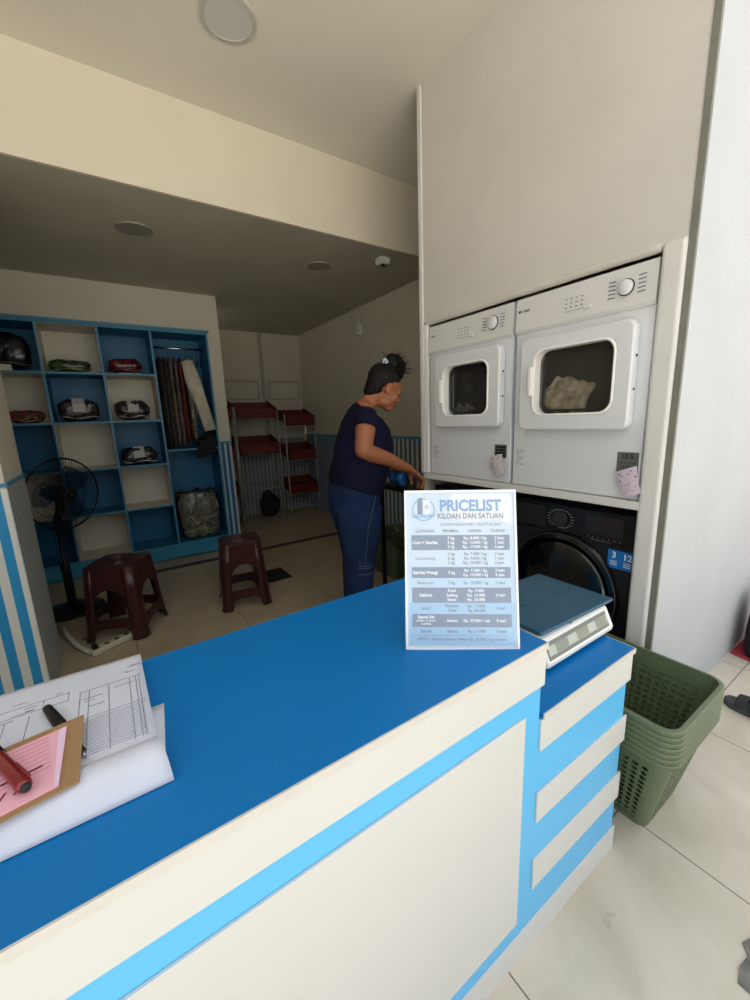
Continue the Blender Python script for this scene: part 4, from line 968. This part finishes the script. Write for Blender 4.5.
for k in range(5): q.ell((1.685+random.uniform(-.02, .03), 1.995+random.uniform(-.02, .02), .895+random.uniform(0, .05)), (.03, .026, .03), Euler((random.random()*3, random.random(), random.random()*3)))
for k in range(3): q.limb([((1.69, 1.99, .93), .008, .012), ((1.67+.03*k, 1.98, .965), .006, .012), ((1.66+.04*k, 1.97, .99), .002, .010)], 8)
tag(q.build('blue_plastic_bag', mat('blue_plastic_bag_dark', (8, 84, 170), .25, rgb2=(60, 140, 200), vscale=26, bump=.6, bscale=30), remesh=.005, rsmooth=3), 'small knotted blue plastic bag under the woman\'s hand beside the dryer', 'bag')
q = MB(); q.limb([((2.12, 2.30, .90), .10, .05), ((2.30, 2.32, .95), .09, .06)], 12, cap=True); q.ell((2.2, 2.32, .93), (.16, .09, .07)); tag(q.build('black_cloth_pile', M_['blackm'], remesh=.01), 'heap of black cloth on the far side of the table', 'laundry')

# ------------------------------------------------------------------ the woman
HD = math.radians(-15)
wm = thing('person', 'woman in navy t-shirt and blue jeans bending over the table, hands on a blue bag', 'person', (1.38, 2.10, 0), HD)
B = MB()
# torso core, neck
B.limb([((-.125, 0, .86), .09, .11), ((-.12, 0, .95), .13, .155), ((-.06, 0, 1.12), .15, .155), ((-.05, 0, 1.25), .14, .17), ((-.06, 0, 1.34), .095, .17), ((-.045, 0, 1.395), .06, .10)], 20, ref=(1, 0, 0), cap=True)
B.limb([((-.05, 0, 1.35), .06, .07), ((-.015, 0, 1.42), .052, .054), ((.045, 0, 1.475), .050, .050), ((.07, 0, 1.51), .052, .052)], 16, ref=(1, 0, 0), cap=True)
# head, built upright then pitched forward
HM = Matrix.Translation((.105, 0, 1.515)) @ Matrix.Rotation(math.radians(24), 4, 'Y')
B.T = HM
B.ell((-.012, 0, .035), (.100, .080, .092), nu=28, nv=20)
B.ell((.032, 0, -.030), (.068, .063, .085), nu=24, nv=18)
B.ell((.060, 0, -.100), (.030, .034, .026)); B.ell((.02, 0, -.085), (.055, .054, .035))
B.limb([((.090, 0, .010), .008, .008), ((.105, 0, -.018), .010, .012), ((.114, 0, -.036), .013, .017), ((.100, 0, -.046), .010, .016)], 12, ref=(1, 0, 0), cap=True)
B.ell((.091, 0, -.067), (.014, .024, .008)); B.ell((.088, 0, -.080), (.014, .021, .009)); B.ell((.082, 0, .028), (.018, .050, .012))
for s in (-1, 1):
    B.ell((.082, s*.030, .006), (.016, .018, .013)); B.ell((.062, s*.040, -.035), (.028, .024, .03))
    B.ell((-.002, s*.080, -.008), (.020, .010, .032)); B.ell((.004, s*.080, -.034), (.010, .008, .012))
B.T = Matrix()
# arms
B.limb([((-.075, -.155, 1.340), .060, .055), ((-.095, -.195, 1.27), .058, .056), ((-.118, -.215, 1.165), .050, .048)], 16, ref=(1, 0, 0), cap=True)
B.limb([((-.118, -.215, 1.160), .050, .048), ((-.05, -.200, 1.130), .049, .046), ((.04, -.175, 1.098), .042, .042), ((.15, -.13, 1.048), .031, .032), ((.215, -.10, 1.018), .024, .028)], 16, cap=True)
B.limb([((-.05, .155, 1.335), .058, .054), ((-.02, .20, 1.24), .054, .052), ((.02, .215, 1.10), .047, .046)], 16, ref=(1, 0, 0), cap=True)
B.limb([((.02, .215, 1.10), .046, .044), ((.10, .19, 1.055), .042, .040), ((.21, .13, 1.010), .030, .031), ((.27, .09, .990), .024, .027)], 16, cap=True)
# hands
def hand(wr, dr, side):
    wr = Vector(wr); f = Vector(dr).normalized(); up = Vector((0, 0, 1)); lt_ = up.cross(f).normalized(); nn = f.cross(lt_)   # lt_ = her left
    P = lambda a, b, c_: wr+f*a+lt_*b+nn*c_
    B.limb([(P(-.015, 0, 0), .020, .026), (P(.02, 0, .002), .017, .034), (P(.06, 0, .002), .015, .041), (P(.085, 0, -.002), .013, .040)], 14, ref=tuple(nn), cap=True)
    for i, (off, L_) in enumerate(((.030, .078), (.010, .088), (-.010, .082), (-.029, .064))):
        o = off*(1 if side < 0 else -1)
        B.limb([(P(.070, o, .002), .0092, .0095), (P(.085+L_*.28, o*1.10, -.002), .0092, .0095), (P(.085+L_*.52, o*1.10, -.024), .0085, .0088), (P(.085+L_*.60, o*1.05, -.052), .0075, .0078)], 10, ref=tuple(nn), cap=True)
    s_ = 1 if side < 0 else -1
    B.limb([(P(.012, .022*s_, -.004), .013, .013), (P(.045, .050*s_, -.016), .0115, .0115), (P(.075, .054*s_, -.034), .010, .010), (P(.095, .046*s_, -.054), .0085, .0085)], 10, ref=tuple(nn), cap=True)
hand((.222, -.097, 1.014), (.70, .08, -.62), -1)
hand((.278, .085, .985), (.80, -.25, -.50), 1)
# legs and feet
for s, xo in ((-1, 0), (1, .04)):
    B.limb([((-.125, s*.08, .82), .10, .08), ((-.13+xo, s*.10, .50), .075, .075), ((-.14+xo, s*.10, .28), .06, .06), ((-.15+xo, s*.10, .09), .038, .038)], 14, ref=(1, 0, 0), cap=True)
    B.limb([((-.185+xo, s*.10, .045), .034, .036), ((-.10+xo, s*.105, .040), .030, .042), ((-.01+xo, s*.112, .030), .018, .046), ((.035+xo, s*.114, .026), .012, .038)], 14, ref=(0, 0, 1), cap=True)
B.build('body', M_['skin'], wm, remesh=.0045, rsmooth=4)
# sandals
for s, xo in ((-1, 0), (1, .04)):
    q = MB(); pl = [(-.235+xo, -.035), (-.22+xo, -.045), (-.10+xo, -.045), (0+xo, -.055), (.05+xo, -.045), (.07+xo, 0), (.05+xo, .045), (0+xo, .055), (-.10+xo, .045), (-.22+xo, .045), (-.235+xo, .035)]
    q.prism(pl, lambda a, b, d_: (a, b+s*.108, d_), .0, .013); q.tube([(-.02+xo, s*.108-.052, .012), (-.01+xo, s*.108-.035, .05), (0+xo, s*.108, .058), (-.01+xo, s*.108+.035, .05), (-.02+xo, s*.108+.052, .012)], .007, 6); q.build('sandal', M_['black'], wm)
# face details
def hp(v): return HM @ Vector(v)
q = MB(); q.T = HM; q.ell((.1005, 0, -.068), (.007, .018, .0045)); q.ell((.0985, 0, -.078), (.007, .016, .005)); q.build('lips', M_['lips'], wm, smooth=True)
for s in (-1, 1):
    q = MB(); q.T = HM; q.tube([(.097, s*.012, .026), (.096, s*.028, .031), (.084, s*.048, .025)], .0035, 6); q.build('eyebrow', M_['hair'], wm)
    q = MB(); q.T = HM; q.tube([(.0985, s*.016, .002), (.098, s*.030, -.002), (.088, s*.046, .001)], .0025, 6); q.build('eyelashes', M_['hair'], wm)
# hair: cap, low nape mass and a messy bun on the crown with loose strands
q = MB(); q.T = HM
q.ell((-.032, 0, .050), (.100, .089, .094), nu=28, nv=18); q.ell((-.064, 0, -.005), (.062, .074, .080)); q.ell((-.082, 0, -.050), (.042, .055, .045))
q.ell((.014, 0, .104), (.070, .060, .034)); 
for s in (-1, 1): q.ell((.008, s*.056, .068), (.048, .028, .034))
q.T = Matrix()
q.ell((.160, 0, 1.655), (.056, .052, .050), Euler((0, .5, 0))); q.ell((.200, .01, 1.630), (.050, .042, .042), Euler((0, .7, 0))); q.ell((.150, -.01, 1.690), (.034, .034, .030)); q.ell((.215, 0, 1.655), (.030, .03, .028)); q.ell((.115, 0, 1.63), (.06, .055, .04))
random.seed(31)
for k in range(46):
    a = random.uniform(0, 2*PI); b_ = random.uniform(-.6, 1.4); q.ell((.170+.052*math.cos(a)*math.cos(b_), .048*math.sin(a)*math.cos(b_), 1.655+.050*math.sin(b_)), (.016, .010, .012), Euler((a, b_, a)), nu=8, nv=6)
for k in range(60):   # combed ridges over the cap
    a = random.uniform(-1.3, 1.3); pts = [HM @ Vector((.050-.13*u_*math.cos(a*.3), .086*math.sin(a)*math.sin(.5+u_*1.9), .06+.082*math.cos(a)*math.cos((u_-.35)*2.2))) for u_ in (0, .25, .5, .75, 1)]
    q.tube(pts, .0032, 5)
ho_ = q.build('hair', M_['hair'], wm, remesh=.005, rsmooth=3)
q = MB(); random.seed(9)
for k in range(150):
    a = random.uniform(-.5, 2.4); b_ = random.uniform(-1.1, 1.1); p0 = Vector((.170, 0, 1.640)); dd = Vector((math.cos(a), b_*.5, math.sin(a))).normalized(); L_ = random.uniform(.05, .105)
    cv = Vector((random.uniform(-.03, .04), random.uniform(-.03, .03), random.uniform(-.045, .015)))
    q.tube([p0+dd*.02, p0+dd*L_*.6+cv*.4, p0+dd*L_+cv], [.0022, .0016, .0006], 4)
q.build('loose_strands', M_['hair'], ho_)
q = MB()
for k in range(5): a = k*2*PI/5; q.ell((.098+.012*math.cos(a), -.035+.004*math.sin(a*2), 1.668+.012*math.sin(a)), (.009, .007, .009), nu=8, nv=6)
q.build('hair_clip', mat('white_clip', (186, 190, 206), .4), ho_, smooth=True)['label'] = 'white flower shaped hair clip'
# t-shirt
q = MB()
q.limb([((-.122, 0, .915), .168, .205), ((-.098, 0, .985), .180, .196), ((-.068, 0, 1.06), .182, .186), ((-.045, 0, 1.17), .186, .186), ((-.048, 0, 1.26), .160, .192), ((-.058, 0, 1.33), .118, .185), ((-.055, 0, 1.38), .078, .130), ((-.040, 0, 1.408), .060, .075)], 28, ref=(1, 0, 0))
q.limb([((-.062, -.10, 1.352), .070, .060), ((-.078, -.165, 1.335), .070, .064), ((-.086, -.190, 1.305), .068, .066), ((-.090, -.196, 1.290), .067, .065)], 18, ref=(1, 0, 0))
q.limb([((-.055, .10, 1.352), .070, .060), ((-.052, .165, 1.335), .070, .064), ((-.035, .198, 1.285), .067, .064), ((-.028, .205, 1.262), .066, .064)], 18, ref=(1, 0, 0))
q.build('t_shirt', M_['navy'], wm, remesh=.005, rsmooth=5)
# jeans
q = MB()
q.limb([((-.124, 0, .955), .158, .190), ((-.126, 0, .88), .165, .196), ((-.125, 0, .80), .160, .190), ((-.122, 0, .74), .145, .175)], 28, ref=(1, 0, 0))
for s, xo, xk in ((-1, -.004, 0), (1, .01, .035)):
    q.limb([((-.122, s*.085, .80), .150, .105), ((-.120+xo, s*.095, .70), .136, .100), ((-.124+xk*.6, s*.100, .56), .112, .092), ((-.138+xk, s*.100, .43), .094, .084), ((-.145+xk, s*.100, .34), .092, .080), ((-.148+xk, s*.100, .22), .090, .078), ((-.150+xk, s*.100, .10), .088, .076), ((-.150+xk, s*.100, .055), .090, .078)], 22, ref=(1, 0, 0))
je = q.build('jeans', M_['jean'], wm, remesh=.005, rsmooth=4)
q = MB()
q.tube([(-.05, -.196, .88), (-.075, -.203, .80), (-.105, -.206, .70), (-.118, -.197, .58), (-.135, -.187, .45)], .0016, 5)
for z in (.475, .455, .44, .40): q.tube([(-.20, -.158, z), (-.16, -.183, z+.008), (-.11, -.184, z-.004), (-.07, -.162, z+.006)], .0025, 5)
q.build('stitching', M_['stitch'], je)

# ------------------------------------------------------------------ outside right: slipper, mat, bag
def slipper(label, x, y, rz):
    t = thing('slipper', label, 'slipper', (x, y, 0), rz)
    q = MB(); pl = [(-.13, 0), (-.122, .030), (-.09, .040), (0, .036), (.06, .044), (.10, .042), (.128, .024), (.135, 0), (.125, -.026), (.09, -.040), (.05, -.040), (0, -.033), (-.09, -.038), (-.122, -.028)]
    q.prism(pl, lambda a, b, d_: (a, b, d_), 0, .028); q.build('sole', mat('slipper_grey', (66, 68, 72), .8, bump=.3), t, bevel=.007, bseg=3)
    for x0, x1 in ((-.005, .035), (.045, .085)):
        q = MB(); R = []
        for k in range(11):
            a = PI*k/10; R.append([(x0, -.043*math.cos(a), .022+.052*math.sin(a)), (x1, -.044*math.cos(a), .020+.044*math.sin(a)), (x1, -.039*math.cos(a), .020+.038*math.sin(a)), (x0, -.038*math.cos(a), .022+.046*math.sin(a))])
        q.rings(R); q.build('strap', mat('slipper_strap', (44, 46, 50), .75), t, smooth=False, bevel=.002)
slipper('dark grey two strap slipper on the tiles at the right edge', 2.185, .335, math.radians(82))
q = MB(); q.prism([(2.68, .575), (2.66, .47), (2.80, .40), (3.3, .38), (3.3, .575)], lambda a, b, d_: (a, b, d_), .0005, .010)
tag(q.build('red_mat', mat('red_cloth_mat', (172, 52, 66), .9, bump=.5, bscale=60), bevel=.003), 'red cloth mat on the tiles against the white outer wall', 'mat')
t = thing('black_backpack', 'black bag standing on the red mat at the right edge', 'bag', (2.825, .465, .011), math.radians(6))
q = MB(); R = []
for z, a, b_ in ((0, .14, .075), (.03, .155, .085), (.14, .155, .085), (.25, .14, .078), (.31, .11, .06), (.33, .06, .035)):
    R.append([(a*math.copysign(abs(math.cos(k*2*PI/24))**.6, math.cos(k*2*PI/24)), b_*math.copysign(abs(math.sin(k*2*PI/24))**.6, math.sin(k*2*PI/24)), z) for k in range(24)])
q.rings(R); q.build('bag_body', M_['blackm'], t, smooth=True)
q = MB(); q.box(-.11, .11, -.115, -.07, .04, .17); q.build('pocket', M_['blackm'], t, bevel=.02, bseg=3)
q = MB(); q.tube([(-.03, 0, .325), (-.03, 0, .365), (.03, 0, .365), (.03, 0, .325)], .008, 8); q.build('handle', M_['blackm'], t)
